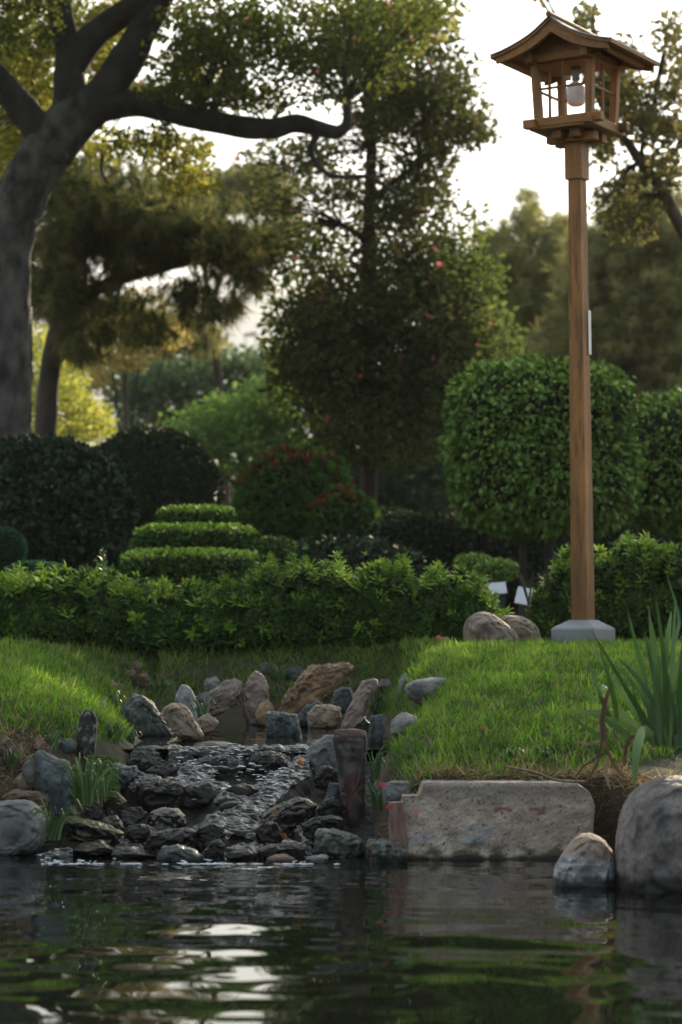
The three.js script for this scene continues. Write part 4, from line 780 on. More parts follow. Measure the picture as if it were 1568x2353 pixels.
// big spreading tree on the left
{
  const d = 22, o = base('spreading_tree', 'big spreading tree with a thick grey trunk and a long bare limb', 'tree');
  limb(o, 'trunk', d, [[16, 1480, 78], [18, 1200, 70], [12, 1010, 62], [12, 850, 59], [12, 700, 58], [14, 600, 57], [30, 500, 57], [70, 410, 58], [124, 330, 58], [178, 260, 55], [205, 215, 46]], { n: 240, m: 90, bark: 0.045, col: [rgb(0.012, 0.012, 0.010), rgb(0.095, 0.09, 0.08)] });
  limb(o, 'limb', d, [[165, 280, 46], [163, 200, 38], [155, 110, 31], [142, 40, 29], [128, -60, 27], [110, -220, 20]]);
  limb(o, 'limb', d, [[160, 160, 34], [215, 82, 31], [275, 36, 29], [340, -10, 27], [420, -120, 20, 1]]);
  limb(o, 'limb', d, [[190, 262, 50], [245, 208, 44], [288, 140, 40], [325, 75, 37], [370, -10, 33], [450, -160, 24, -1]]);
  limb(o, 'limb', d, [[190, 250, 44], [260, 238, 38], [330, 240, 29], [430, 264, 28], [520, 285, 26], [620, 295, 25], [680, 283, 22], [735, 296, 18], [778, 303, 16], [796, 285, 12], [797, 235, 9], [790, 150, 7]], { n: 100 });
  limb(o, 'limb', d, [[140, 375, 46], [105, 325, 42], [62, 262, 36], [10, 200, 31], [-60, 120, 26], [-160, -20, 18]]);
  limb(o, 'knot', d, [[120, 340, 20, -0.3], [140, 360, 17, -0.4], [156, 372, 8, -0.42]]);
  limb(o, 'twig', d, [[728, 310, 8], [714, 345, 7], [735, 385, 6], [770, 405, 6], [850, 408, 5], [915, 445, 4]], { m: 8 });
  limb(o, 'twig', d, [[485, 270, 11], [520, 170, 10], [560, 70, 8], [590, -30, 7]], { m: 8 });
  limb(o, 'twig', d, [[455, 265, 14], [470, 210, 12], [500, 130, 9], [530, 60, 6]], { m: 8 });
  limb(o, 'hanging_shoot', d, [[236, 355, 4], [234, 395, 4], [246, 420, 3]], { m: 6 });
  const col = C2([0.05, 0.075, 0.014], [0.12, 0.135, 0.026]);
  const litGold = C2([0.15, 0.165, 0.025], [0.38, 0.36, 0.07]), pink = [0.02, C2([0.4, 0.16, 0.14], [0.55, 0.26, 0.22])];  // brighter copy of the leaf colour paints the sunlit part of the crown
  crown(o, 'crown', { seed: 201, n: 36000, twigs: [[60, 270], [150, 90], [280, 40], [350, 30], [330, 240], [430, 264], [520, 285], [620, 295], [570, 60], [520, 110], [795, 240], [710, 345], [850, 408]], d, dd: 1.6, size: 0.062, color: col, gap: 0.08, freq: 2.3, alt: [0.006, pink[1]], blobs: [[30, 40, 120, 90, 1.1], [-90, 260, 80, 240, 0.4], [90, -60, 200, 90, 0.9], [420, 150, 100, 100, 0.8], [530, 70, 140, 90, 0.9], [530, 190, 100, 50, 0.6], [390, 210, 90, 40, 0.9], [700, 40, 150, 100, 0.8], [610, 220, 90, 50, 0.35], [330, 320, 110, 40, 0.5], [840, 110, 130, 110, 0.7], [460, 60, 120, 80, 0.9], [600, 130, 110, 80, 0.8], [480, 215, 120, 40, 0.7], [700, 140, 90, 70, 0.6], [740, 230, 60, 40, 0.5], [900, 50, 120, 80, 0.7], [1000, 20, 60, 50, 0.5]] });
  crown(o, 'crown', { seed: 204, n: 26000, d: d + 2.2, dd: 1.2, size: 0.07, color: litGold, gap: 0.0, freq: 1.6, alt: pink, blobs: [[50, 180, 95, 150, 1], [230, 30, 90, 60, 0.9], [215, 130, 70, 70, 0.7], [120, 70, 80, 80, 0.8], [300, 200, 60, 40, 0.5], [20, 350, 90, 110, 0.9], [110, 300, 60, 110, 0.9], [260, 50, 70, 60, 0.5], [270, 140, 60, 70, 0.4], [400, 340, 90, 45, 0.8], [430, 405, 80, 50, 0.9], [250, 330, 70, 45, 0.6], [440, 180, 100, 60, 0.5], [580, 230, 90, 50, 0.4], [960, 40, 110, 70, 0.5]] });
  crown(o, 'crown', { seed: 202, n: 14000, d: d - 1, dd: 4, size: 0.12, color: col, gap: 0.0, freq: 0.8, blobs: [[200, -260, 420, 190], [650, -220, 330, 160], [-350, -60, 280, 300], [-250, -380, 350, 220], [400, -480, 500, 200]] });
  // unseen limbs and crown added over the pond to hold back overhead sky light
  const far = [[-3.2, 7.5, -20], [-2.4, 9.2, -15], [-1.2, 9.9, -10], [0, 9.8, -5]];
  put('limb', limbGeo(far.map((q, k) => [V3(...q), 0.16 - 0.035 * k]), { m: 12 }), barkM, o);
  put('limb', limbGeo([[-2.4, 9.2, -15], [0.5, 10, -13], [3, 10.2, -10]].map((q, k) => [V3(...q), 0.11 - 0.03 * k]), { m: 10 }), barkM, o);
  const rc = rngOf(203), up = [];
  for (let k = 0; k < 30000; k++) { const a = rc() * 6.283, q = Math.sqrt(rc()), x = -0.5 + Math.cos(a) * q * 8.5, z = -6 + Math.sin(a) * q * 8.5, y = 9.6 + 1.6 * (rc() - 0.3) * (1 - 0.5 * q); if (fbm(x * 0.5, y * 0.5, z * 0.5, 2) < -0.16) continue; up.push({ p: V3(x, y, z), q: aim(V3(rc() - 0.5, rc() - 0.6, rc() - 0.5).normalize(), rc() * 6), s: 0.17 * (0.6 + 0.8 * rc()), c: col(rc) }); }
  scatter('crown', leafLow, leafM, up, o);
}
// leafy tree in the middle
{
  const d = 26, o = base('leafy_tree', 'tall dark leafy tree with pink blossoms in the middle of the picture', 'tree');
  limb(o, 'trunk', d, [[846, 1480, 22], [848, 1180, 19], [850, 1000, 18], [849, 800, 17], [847, 640, 16], [850, 480, 14], [853, 340, 12], [850, 220, 10], [846, 90, 8], [850, -60, 6]], { n: 60, col: [rgb(0.02, 0.014, 0.010), rgb(0.06, 0.045, 0.035)] });
  for (const b of [[[850, 700, 9], [900, 640, 7], [960, 600, 5]], [[850, 560, 9], [790, 520, 6], [730, 505, 4]], [[850, 460, 8], [930, 400, 6], [1010, 350, 4]], [[850, 820, 9], [780, 760, 6], [720, 740, 4]], [[850, 900, 9], [950, 850, 6], [1040, 820, 4]], [[850, 300, 7], [930, 240, 5], [990, 180, 4]]]) limb(o, 'branch', d, b, { m: 8 });
  const col = C2([0.035, 0.05, 0.015], [0.11, 0.115, 0.035]);
  crown(o, 'crown', { seed: 211, n: 74000, twigs: [[850, 220], [850, 340], [850, 480], [847, 640], [849, 800], [850, 940], [900, 640], [790, 520], [930, 400], [780, 760], [950, 850], [930, 240], [848, 110]], d, dd: 1.7, size: 0.07, color: col, gap: -0.03, freq: 1.3, alt: [0.008, C2([0.3, 0.07, 0.09], [0.5, 0.16, 0.18])], blobs: [[900, 60, 160, 90, 0.85], [950, 180, 140, 110, 1], [800, 130, 110, 90, 0.7], [1010, 260, 110, 90, 1.1], [890, 260, 110, 80, 0.9], [1090, 300, 55, 50, 0.7], [980, 360, 90, 70, 0.6], [870, 380, 110, 80, 0.3], [960, 460, 95, 70, 1], [1000, 540, 60, 60, 0.7], [890, 540, 100, 80, 0.9], [760, 620, 90, 90, 0.35], [940, 640, 120, 70, 1], [800, 720, 130, 90, 1], [960, 760, 160, 110, 1.2], [700, 720, 60, 60, 0.7], [840, 860, 190, 110, 1.2], [1040, 850, 120, 130, 1], [720, 830, 90, 60, 0.8], [870, 980, 170, 100, 0.9], [1030, 700, 70, 60, 0.8], [720, 440, 100, 60, 0.4], [640, 370, 100, 60, 0.45], [740, 350, 90, 60, 0.4], [690, 540, 80, 60, 0.35], [800, 450, 70, 60, 0.4], [620, 470, 60, 60, 0.3]] });
  crown(o, 'crown', { seed: 212, n: 10000, d: d + 0.4, dd: 1.8, size: 0.10, color: C2([0.04, 0.07, 0.016], [0.11, 0.145, 0.035]), gap: 0.0, freq: 1, blobs: [[800, 760, 130, 100, 0.9], [960, 740, 140, 110, 1], [860, 860, 180, 110, 1.2], [1030, 860, 120, 130, 1.1], [900, 980, 170, 100, 1.1], [740, 850, 90, 80, 0.8], [1000, 640, 90, 80, 0.6], [780, 980, 110, 90, 0.9]] });
  crown(o, 'crown', { seed: 213, n: 15000, d: d + 1, dd: 1.8, size: 0.085, color: C2([0.045, 0.075, 0.018], [0.13, 0.165, 0.042]), gap: 0.06, freq: 1.6, blobs: [[680, 640, 80, 80, 0.5], [670, 760, 80, 90, 0.8], [690, 880, 90, 90, 0.9], [1090, 640, 80, 90, 0.8], [1110, 780, 90, 100, 0.9], [1090, 920, 90, 100, 0.9], [1020, 600, 90, 60, 0.8], [720, 560, 90, 60, 0.5], [1080, 520, 50, 60, 0.5], [820, 640, 100, 60, 0.7]] });
}
// feathery tree behind the big tree
{
  const d = 27, o = base('feathery_tree', 'dark feathery conifer-like tree leaning behind the big trunk', 'tree');
  limb(o, 'trunk', d, [[104, 1480, 26], [104, 1180, 25], [104, 1010, 24], [112, 880, 24], [130, 780, 24], [165, 700, 20], [230, 660, 15], [310, 632, 13], [390, 610, 12], [440, 598, 10], [470, 570, 5]], { n: 60, col: [rgb(0.02, 0.017, 0.014), rgb(0.06, 0.05, 0.04)] });
  limb(o, 'branch', d, [[160, 710, 14], [190, 600, 11], [250, 500, 8], [330, 440, 6]], { m: 9 });
  limb(o, 'branch', d, [[390, 610, 9], [450, 560, 7], [530, 540, 5]], { m: 8 });
  crown(o, 'crown', { seed: 221, n: 9000, d, dd: 1.5, size: 0.21, geo: spray, color: C2([0.06, 0.085, 0.028], [0.22, 0.205, 0.07]), droop: 1, gap: 0.05, freq: 2, blobs: [[170, 470, 100, 110, 1.2], [260, 480, 120, 90, 1.2], [380, 500, 110, 80, 1.1], [470, 540, 80, 60, 0.9], [130, 620, 80, 130, 1.3], [210, 700, 90, 80, 1.2], [180, 780, 70, 50, 0.8], [300, 570, 100, 60, 0.8], [540, 590, 60, 40, 0.7], [590, 630, 40, 40, 0.5], [430, 650, 70, 30, 0.5], [330, 710, 70, 60, 0.6], [470, 700, 70, 50, 0.35], [520, 690, 30, 30, 0.5], [250, 390, 130, 50, 0.5], [520, 470, 80, 50, 0.3], [620, 560, 50, 40, 0.3], [640, 470, 60, 40, 0.2], [480, 660, 26, 70, 0.5], [540, 670, 22, 60, 0.5], [590, 600, 24, 60, 0.5], [430, 690, 24, 60, 0.5], [560, 540, 80, 40, 0.5], [350, 770, 70, 30, 0.5]] });
}
{
  const d = 43, o = base('feathery_tree', 'pale sunlit feathery tree far behind the leaning one', 'tree');
  limb(o, 'trunk', d, [[520, 1480, 15], [515, 1100, 13], [500, 850, 10], [480, 700, 7], [470, 560, 4]], { m: 10, col: [rgb(0.04, 0.03, 0.022), rgb(0.09, 0.07, 0.05)] });
  for (const [x, y] of [[400, 560], [560, 520], [620, 430], [430, 460]]) limb(o, 'branch', d, [[482, 720, 5], [(482 + x) / 2, (640 + y) / 2, 3.5], [x, y, 1.5]], { m: 6 });
  crown(o, 'crown', { seed: 226, n: 6200, d, dd: 1.8, size: 0.24, geo: spray, color: C2([0.10, 0.12, 0.04], [0.30, 0.28, 0.1]), droop: 1, gap: 0.08, freq: 1.5, blobs: [[420, 450, 100, 60, 0.8], [540, 430, 100, 60, 0.8], [620, 420, 70, 60, 0.7], [470, 540, 110, 50, 0.7], [590, 540, 70, 50, 0.6], [380, 760, 90, 50, 0.8], [470, 770, 60, 40, 0.6], [660, 520, 50, 50, 0.5]] });
}
// pines at the right back
function pine(label, px, d, top, n, seed, blobs, col, tr = 14) {
  const o = base('pine_tree', label, 'tree');
  limb(o, 'trunk', d, [[px, 1480, tr * 1.3], [px + 4, 1100, tr], [px - 3, 800, tr * 0.8], [px + 5, top + 90, tr * 0.4], [px, top + 20, 2]], { m: 9, col: [rgb(0.03, 0.022, 0.016), rgb(0.08, 0.06, 0.045)] });
  for (let i = 0; i < 7; i++) { const y = lerp(top + 120, 1150, i / 7), s = i % 2 ? 1 : -1; limb(o, 'branch', d, [[px, y, tr * 0.45], [px + s * 60, y - 25, tr * 0.3], [px + s * 120, y - 20, tr * 0.15]], { m: 6 }); }
  crown(o, 'crown', { seed, n: Math.round(n * 1.9), d, dd: 2, size: 0.27, geo: spray, color: col, gap: -0.1, freq: 0.9, blobs });
}
const brownGreen = C2([0.14, 0.15, 0.055], [0.32, 0.30, 0.11]);  // lightened so the leaf colour carries the glow of hazy backlight
pine('hazy brown-green pine left of the lantern post at the back', 1215, 42, 450, 4400, 231, [[1215, 500, 30, 70, 0.9], [1150, 570, 60, 60, 0.8], [1290, 560, 50, 70, 0.8], [1210, 620, 60, 60, 1], [1200, 710, 110, 80, 1.2], [1130, 700, 60, 60, 0.8], [1220, 820, 150, 110, 1.2], [1150, 900, 120, 120, 1], [1090, 650, 50, 40, 0.6], [1300, 700, 70, 90, 0.8]], brownGreen);
pine('hazy brown-green pine right of the lantern post at the back', 1430, 38, 440, 5600, 232, [[1420, 560, 80, 90, 0.9], [1520, 520, 90, 90, 0.9], [1470, 450, 60, 70, 0.5], [1360, 650, 80, 80, 1], [1450, 700, 130, 90, 1.2], [1540, 640, 90, 110, 1], [1400, 820, 170, 120, 1.2], [1560, 800, 120, 130, 1.2], [1340, 560, 30, 50, 0.6], [1500, 960, 150, 110, 1]], brownGreen);
pine('thin-topped pine beyond the right side of the leafy tree', 1040, 46, 600, 2600, 233, [[1080, 640, 50, 50, 0.8], [1060, 760, 80, 90, 1], [1130, 780, 90, 80, 1], [1050, 900, 120, 110, 1], [1000, 1010, 140, 90, 1]], C2([0.05, 0.065, 0.028], [0.13, 0.13, 0.055]));
// tree at the right edge whose branch reaches behind the lantern
{
  const d = 24, o = base('branching_tree', 'tree at the right edge with a bare branch reaching up behind the lantern', 'tree');
  limb(o, 'trunk', d, [[1760, 1480, 34], [1750, 1150, 30], [1720, 850, 27], [1660, 660, 22], [1610, 580, 17]], { n: 40, col: [rgb(0.06, 0.045, 0.03), rgb(0.14, 0.105, 0.075)] });
  limb(o, 'branch', d, [[1640, 620, 20], [1560, 510, 15], [1525, 440, 13], [1470, 370, 12], [1440, 325, 10], [1405, 300, 8], [1380, 298, 5]], { n: 60, m: 12, col: [rgb(0.06, 0.045, 0.03), rgb(0.14, 0.105, 0.075)] });
  limb(o, 'branch', d, [[1530, 450, 8], [1480, 450, 6], [1460, 465, 4]], { m: 8 }); limb(o, 'branch', d, [[1480, 380, 7], [1475, 340, 5], [1490, 290, 3]], { m: 8 });
  limb(o, 'branch', d, [[1660, 660, 20], [1690, 480, 16], [1720, 250, 12], [1740, 0, 8]], { m: 10 });
  const col = C2([0.08, 0.085, 0.03], [0.2, 0.17, 0.06]);
  crown(o, 'crown', { seed: 241, n: 9000, twigs: [[1640, 620], [1560, 510], [1525, 440], [1470, 370], [1440, 325], [1405, 300], [1490, 290]], d, dd: 1.3, size: 0.08, color: col, gap: -0.02, freq: 2, blobs: [[1500, 300, 60, 45, 0.7], [1440, 420, 45, 35, 0.6], [1530, 390, 50, 60, 0.6], [1420, 200, 42, 70, 0.7], [1395, 150, 30, 40, 0.5], [1345, 35, 26, 30, 0.5], [1560, 170, 30, 70, 0.6], [1245, -6, 14, 16, 0.6], [1480, 480, 60, 40, 0.6], [1560, 300, 40, 50, 0.6], [1420, 250, 60, 70, 0.6], [1370, 190, 50, 60, 0.5], [1500, 230, 60, 60, 0.5], [1330, 90, 40, 50, 0.5], [1450, 520, 60, 50, 0.5], [1440, 130, 50, 60, 0.5], [1380, 330, 50, 60, 0.45], [1540, 80, 40, 60, 0.5], [1410, 470, 60, 60, 0.5]] });
  crown(o, 'crown', { seed: 242, n: 7000, d, dd: 3, size: 0.11, color: col, gap: -0.02, freq: 0.9, blobs: [[1790, 250, 150, 180, 0.6], [1900, 20, 260, 200, 1], [2150, 250, 240, 260, 0.8], [1760, 860, 110, 110, 0.7]] });
}
// trees of the middle distance
function bushTree(label, px, d, n, seed, blobs, col, size = 0.1, tr = 12, gap = -0.08) {
  const o = base('round_tree', label, 'tree');
  const top = Math.min(...blobs.map((b) => b[1]));
  limb(o, 'trunk', d, [[px, 1475, tr], [px + 3, 1250, tr * 0.9], [px - 5, top + 60, tr * 0.5]], { m: 9, col: [rgb(0.03, 0.022, 0.016), rgb(0.08, 0.06, 0.045)] });
  for (const [bx, by] of blobs.slice(0, 4)) limb(o, 'branch', d, [[px, Math.max(by + 120, 1120), tr * 0.5], [(px + bx) / 2, (by + 1150) / 2, tr * 0.35], [bx, by, tr * 0.15]], { m: 6 });
  crown(o, 'crown', { seed, n, d, dd: 2.2, size, color: col, gap, freq: 0.9, blobs });
}
bushTree('dark blue-green tree in the middle distance under the gap in the trees', 420, 52, 15000, 251, [[330, 880, 120, 80], [440, 860, 120, 60], [540, 840, 120, 50], [610, 870, 90, 60], [380, 960, 160, 90], [550, 940, 120, 90]], C2([0.04, 0.075, 0.035], [0.10, 0.15, 0.06]), 0.15);
bushTree('light green bushy tree left of the dark leafy tree', 560, 38, 20000, 252, [[540, 970, 110, 80], [620, 930, 100, 70], [680, 870, 70, 60], [450, 1010, 100, 70], [620, 1050, 130, 90], [720, 980, 100, 100], [790, 900, 80, 70], [380, 1040, 100, 60]], C2([0.045, 0.105, 0.02], [0.13, 0.21, 0.045]), 0.1);
bushTree('sunlit yellow-green bush behind the leaning trunk', 160, 33, 7000, 253, [[92, 880, 30, 150], [155, 860, 45, 60], [165, 950, 55, 70], [140, 1010, 70, 50], [215, 980, 50, 60]], C2([0.22, 0.25, 0.035], [0.42, 0.41, 0.08]), 0.09, 8);
bushTree('golden sunlit tree under the feathery branches', 290, 40, 7000, 254, [[250, 740, 80, 50], [330, 720, 90, 60], [230, 850, 45, 60], [390, 770, 60, 40], [270, 810, 70, 50]], C2([0.24, 0.2, 0.05], [0.45, 0.35, 0.12]), 0.12, 9, 0.02);
bushTree('sunlit yellow-green tree behind the limbs at the top left', 40, 30, 9000, 255, [[60, 250, 90, 140, 1], [60, 400, 80, 80, 0.8], [-60, 350, 120, 200, 0.6], [30, 80, 110, 90, 0.7]], C2([0.16, 0.17, 0.03], [0.32, 0.3, 0.07]), 0.08, 14, 0.02);
bushTree('distant dark tree left of the big trunk', -140, 46, 7000, 256, [[-140, 900, 170, 150], [-60, 1050, 180, 140], [-200, 700, 140, 150]], C2([0.02, 0.035, 0.015], [0.05, 0.075, 0.03]), 0.16);
bushTree('shaded green tree behind the red-topped shrub', 780, 44, 11000, 257, [[760, 1080, 130, 90], [900, 1090, 130, 90], [680, 1130, 120, 90], [1000, 1120, 120, 100], [830, 1180, 220, 80]], C2([0.015, 0.032, 0.014], [0.04, 0.07, 0.028]), 0.15);
bushTree('shaded green tree behind the clipped boxes on the right', 1330, 34, 10000, 258, [[1200, 1000, 140, 130], [1350, 1000, 150, 120], [1500, 1050, 150, 120], [1150, 1150, 140, 110], [1620, 1000, 150, 140]], C2([0.02, 0.03, 0.012], [0.05, 0.06, 0.025]), 0.13);
{
  const o = { d: 62, dd: 3, seed: 261, n: 20000, size: 0.3, gap: -0.3, freq: 0.4, color: C2([0.02, 0.035, 0.015], [0.05, 0.07, 0.03]), blobs: [] };
  for (let x = -500; x < 2100; x += 110) o.blobs.push([x, 1180 + 40 * noise3(x, 0, 0), 110, 150 + 50 * noise3(x * 0.7, 3, 0), 1]);
  const rw = rngOf(262), wood = crown(null, 'distant_wood_front', o), ring = [];
  scene.remove(wood); delete taken.distant_wood_front;
  for (let k = 0; k < wood.count; k++) { const M = new THREE.Matrix4(), c = new THREE.Color(), p = V3(), q = new THREE.Quaternion(), sc = V3(); wood.getMatrixAt(k, M); wood.getColorAt(k, c); M.decompose(p, q, sc); ring.push({ p, q, s: sc, c }); }
  for (let k = 0; k < 26000; k++) { const a = rw() * Math.PI, R = 24 + 8 * rw(), x = Math.cos(a) * R * 1.5, z = Math.sin(a) * R * 0.95 - 3, top = 8.5 + 3 * noise3(x * 0.15, z * 0.15, 3), y = 0.4 + top * Math.pow(rw(), 0.8); ring.push({ p: V3(x, y, z), q: aim(V3(rw() - 0.5, rw() - 0.5, rw() - 0.5).normalize(), rw() * 6), s: 0.5 * (0.6 + 0.8 * rw()), c: o.color(rw) }); }  // unseen trees added behind the camera to cut low sky fill
  tag(scatter('wood_and_added_belt', leafLow, leafM, ring), 'far belt of trees, with an unseen belt added behind the camera to block sky light', 'wood');
}
// pale walls of a building seen through the leaves
{
  const o = base('white_building', 'pale building glimpsed through the leaves in the distance', 'building', groundAt(445, 44));
  const k = 44 / FOC; const g = new THREE.BoxGeometry(96 * k, 4.0, 3); g.translate(0, 1.9, -1.5);
  put('wall', g, matteC(0.72, 0.68, 0.62), o);
  const rf = new THREE.BoxGeometry(104 * k, 0.16, 3.4); rf.translate(0, 3.98, -1.5); put('roof', rf, matteC(0.3, 0.27, 0.24), o);
  for (const x of [-0.45, 0.25]) { const w = new THREE.BoxGeometry(0.3, 0.5, 0.06); w.translate(x * 0.6, 3.2, 0.03); put('window', w, matteC(0.1, 0.11, 0.12, 0.2), o); }
}
{
  const o = base('pavilion', 'dark little pavilion roof standing on posts far off on the hill', 'pavilion', groundAt(575, 150)), k = 150 / FOC, y = (1460 - 762) * k;
  const rf = new THREE.ConeGeometry(24 * k, 9 * k, 4); rf.rotateY(Math.PI / 4); rf.translate(0, y, 0); put('roof', rf, matteC(0.14, 0.13, 0.13), o);
  for (const x of [-12, 12]) { const p = new THREE.BoxGeometry(2.2 * k, y, 2.2 * k); p.translate(x * k, y / 2, 0); put('post', p, matteC(0.18, 0.17, 0.16), o); }
}

// ---------------------------------------------------------------- clipped shrubs
// leaves over a rounded body; s: [px, py, rx, ry, d], e: squareness
function clipped(name, label, category, parts, o) {
  const g0 = base(name, label, category);
  const r = rngOf(o.seed), r2 = rngOf(o.seed + 1);
  parts.forEach(([cx, cy, rx, ry, d, e = 2.4, n]) => {
    const k = d / FOC, c = at(cx, cy, d + rx * k * (o.deep ?? 0.8)), X = rx * k, Y = ry * k, Z = X * (o.deep ?? 0.8), items = [], v = V3(), nr = V3();
    const rad = (q) => Math.pow(Math.pow(Math.abs(q.x), e) + Math.pow(Math.abs(q.y), e) + Math.pow(Math.abs(q.z), e), -1 / e);
    for (let i = 0; i < n; i++) {
      const a = r() * 6.283, y = r() * 2 - 1, q = Math.sqrt(1 - y * y); v.set(Math.cos(a) * q, y, Math.sin(a) * q);
      if (v.z < -0.35 && y < 0.5) { if (r() < 0.7) continue; }
      const R = rad(v) * (1 + (o.bump ?? 0.03) * noise3(v.x * 3 + cx, v.y * 3, v.z * 3) - 0.06 * Math.pow(r(), 2) + 0.05 * Math.pow(r(), 6));
      nr.set(Math.sign(v.x) * Math.pow(Math.abs(v.x), e - 1) / X, Math.sign(v.y) * Math.pow(Math.abs(v.y), e - 1) / Y, Math.sign(v.z) * Math.pow(Math.abs(v.z), e - 1) / Z).normalize();
      const p = V3(c.x + v.x * R * X, c.y + v.y * R * Y, c.z + v.z * R * Z);
      const t = V3(r() - 0.5, r() - 0.5 + (o.hang ?? 0), r() - 0.5).multiplyScalar(o.loose ?? 1.5).add(nr).normalize();
      let col = o.color(r2); if (r2() < 0.012) col = rgb(0.14, 0.085, 0.035); if (o.tip && nr.y > 0.35 && r2() < o.tip[0]) col = o.tip[1](r2); if (o.alt && r2() < o.alt[0] * (o.altTop ? sstep(0.3, 0.95, v.y) : 1)) col = o.alt[1](r2);  // upward-facing leaves coloured lighter, painting in the light on the tops
      items.push({ p, q: aim(t, r() * 6.283), s: o.size * (0.6 + 0.7 * r()), c: col });
    }
    scatter('foliage', o.geo ?? leafOval, o.mat ?? glossLeafM, items, g0);
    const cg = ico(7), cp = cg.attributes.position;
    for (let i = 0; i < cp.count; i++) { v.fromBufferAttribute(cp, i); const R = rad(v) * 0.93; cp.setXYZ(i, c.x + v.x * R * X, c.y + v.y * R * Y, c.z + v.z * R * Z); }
    cg.computeVertexNormals(); put('added_core', cg, coreM, g0);  // dark solid core added inside the leaves to block light
  });
  for (const [cx, y0, y1, w, d] of o.stems ?? []) limb(g0, 'stem', d, [[cx, y1, w], [cx + 2, (y0 + y1) / 2, w * 0.85], [cx - 1, y0, w * 0.8]], { m: 10 });
  return g0;
}
const boxGreen = C2([0.055, 0.12, 0.02], [0.16, 0.255, 0.05]), boxTopLit = C2([0.17, 0.26, 0.045], [0.28, 0.38, 0.085]), deepGreen = C2([0.012, 0.026, 0.012], [0.035, 0.06, 0.026]);  // the second green paints sun onto the clipped tops
clipped('clipped_tree', 'large clipped box-shaped tree with small leaves behind the lantern post', 'topiary', [[1243, 1028, 208, 190, 19, 3.9, 16000]], { seed: 301, size: 0.062, color: boxGreen, tip: [0.5, boxTopLit], deep: 0.75, bump: 0.1, hang: -0.35, stems: [[1200, 1180, 1480, 10, 19.6], [1260, 1180, 1480, 12, 19.6]] });
clipped('clipped_tree', 'clipped box-shaped tree at the right edge of the picture', 'topiary', [[1600, 1062, 168, 152, 20.5, 3.6, 9500]], { seed: 303, size: 0.062, color: boxGreen, tip: [0.5, boxTopLit], deep: 0.75, bump: 0.1, hang: -0.35, stems: [[1560, 1180, 1480, 11, 21.2]] });
clipped('clipped_bush', 'large dark dome-shaped clipped bush on a short trunk', 'topiary', [[345, 1155, 166, 172, 25, 2.05, 15000]], { seed: 305, size: 0.05, color: deepGreen, deep: 0.9, bump: 0.02, stems: [[285, 1250, 1480, 16, 26], [330, 1250, 1480, 14, 26]] });
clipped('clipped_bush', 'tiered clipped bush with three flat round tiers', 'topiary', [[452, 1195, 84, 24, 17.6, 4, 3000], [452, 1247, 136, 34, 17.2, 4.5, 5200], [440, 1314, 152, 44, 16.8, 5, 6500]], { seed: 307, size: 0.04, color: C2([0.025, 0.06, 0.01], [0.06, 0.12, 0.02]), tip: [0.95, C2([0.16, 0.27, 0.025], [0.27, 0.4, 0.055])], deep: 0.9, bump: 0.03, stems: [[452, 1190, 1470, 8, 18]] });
clipped('clipped_bush', 'low rounded clipped bush right of the tiered bush', 'topiary', [[630, 1300, 62, 58, 19, 2.2, 2600]], { seed: 309, size: 0.045, color: C2([0.02, 0.045, 0.01], [0.05, 0.085, 0.02]), tip: [0.7, C2([0.07, 0.12, 0.02], [0.11, 0.17, 0.03])], bump: 0.03 });
clipped('clipped_bush', 'small round bluish clipped ball at the left edge', 'topiary', [[2, 1262, 55, 47, 16.5, 2.2, 3200]], { seed: 311, size: 0.026, color: C2([0.012, 0.05, 0.028], [0.03, 0.095, 0.05]), bump: 0.01, mat: leafM });
clipped('clipped_bush', 'low flat bluish clipped cushion behind the left part of the hedge', 'topiary', [[84, 1325, 72, 30, 15.6, 2.4, 2600]], { seed: 313, size: 0.026, color: C2([0.012, 0.045, 0.026], [0.03, 0.08, 0.045]), bump: 0.02, mat: leafM });
clipped('dark_shrub', 'broad dark shrub with glossy leaves below the big tree', 'shrub', [[95, 1185, 195, 172, 18.5, 2.15, 11000]], { seed: 315, size: 0.075, color: C2([0.010, 0.022, 0.012], [0.03, 0.052, 0.026]), loose: 2.4, bump: 0.09, deep: 0.8 });
clipped('red_topped_shrub', 'dark shrub with a red crown of leaves behind the tiered bush', 'shrub', [[680, 1180, 125, 140, 22, 2.4, 9000], [790, 1235, 70, 100, 21.6, 2.4, 3000]], { seed: 317, size: 0.075, color: C2([0.03, 0.085, 0.012], [0.08, 0.17, 0.025]), alt: [0.4, C2([0.10, 0.018, 0.012], [0.22, 0.04, 0.025])], altTop: 1, loose: 2.2, bump: 0.12, mat: leafM });
clipped('low_hedge', 'low dark clipped hedge right of the middle tree trunk', 'hedge', [[965, 1260, 105, 70, 21, 5, 4200]], { seed: 319, size: 0.055, color: deepGreen, tip: [0.4, C2([0.05, 0.08, 0.02], [0.08, 0.11, 0.03])], deep: 0.4 });
clipped('low_hedge', 'yellow-green clipped hedge end by the middle tree trunk', 'hedge', [[896, 1230, 40, 55, 23, 4, 1500]], { seed: 321, size: 0.055, color: C2([0.05, 0.08, 0.015], [0.1, 0.13, 0.03]), deep: 0.8 });
clipped('cloud_bush', 'small cloud-pruned bush beyond the end of the long hedge', 'topiary', [[1088, 1298, 36, 17, 17.4, 2.4, 900], [1142, 1310, 42, 17, 17.2, 2.4, 1000]], { seed: 323, size: 0.04, color: boxGreen, tip: [0.6, boxTopLit], stems: [[1100, 1310, 1470, 6, 17.8]] });
clipped('clipped_bush', 'small dim clipped bush between the info boards and the lantern post', 'topiary', [[1255, 1362, 48, 30, 17.6, 2.4, 1500]], { seed: 325, size: 0.03, color: C2([0.02, 0.04, 0.014], [0.04, 0.07, 0.022]) });
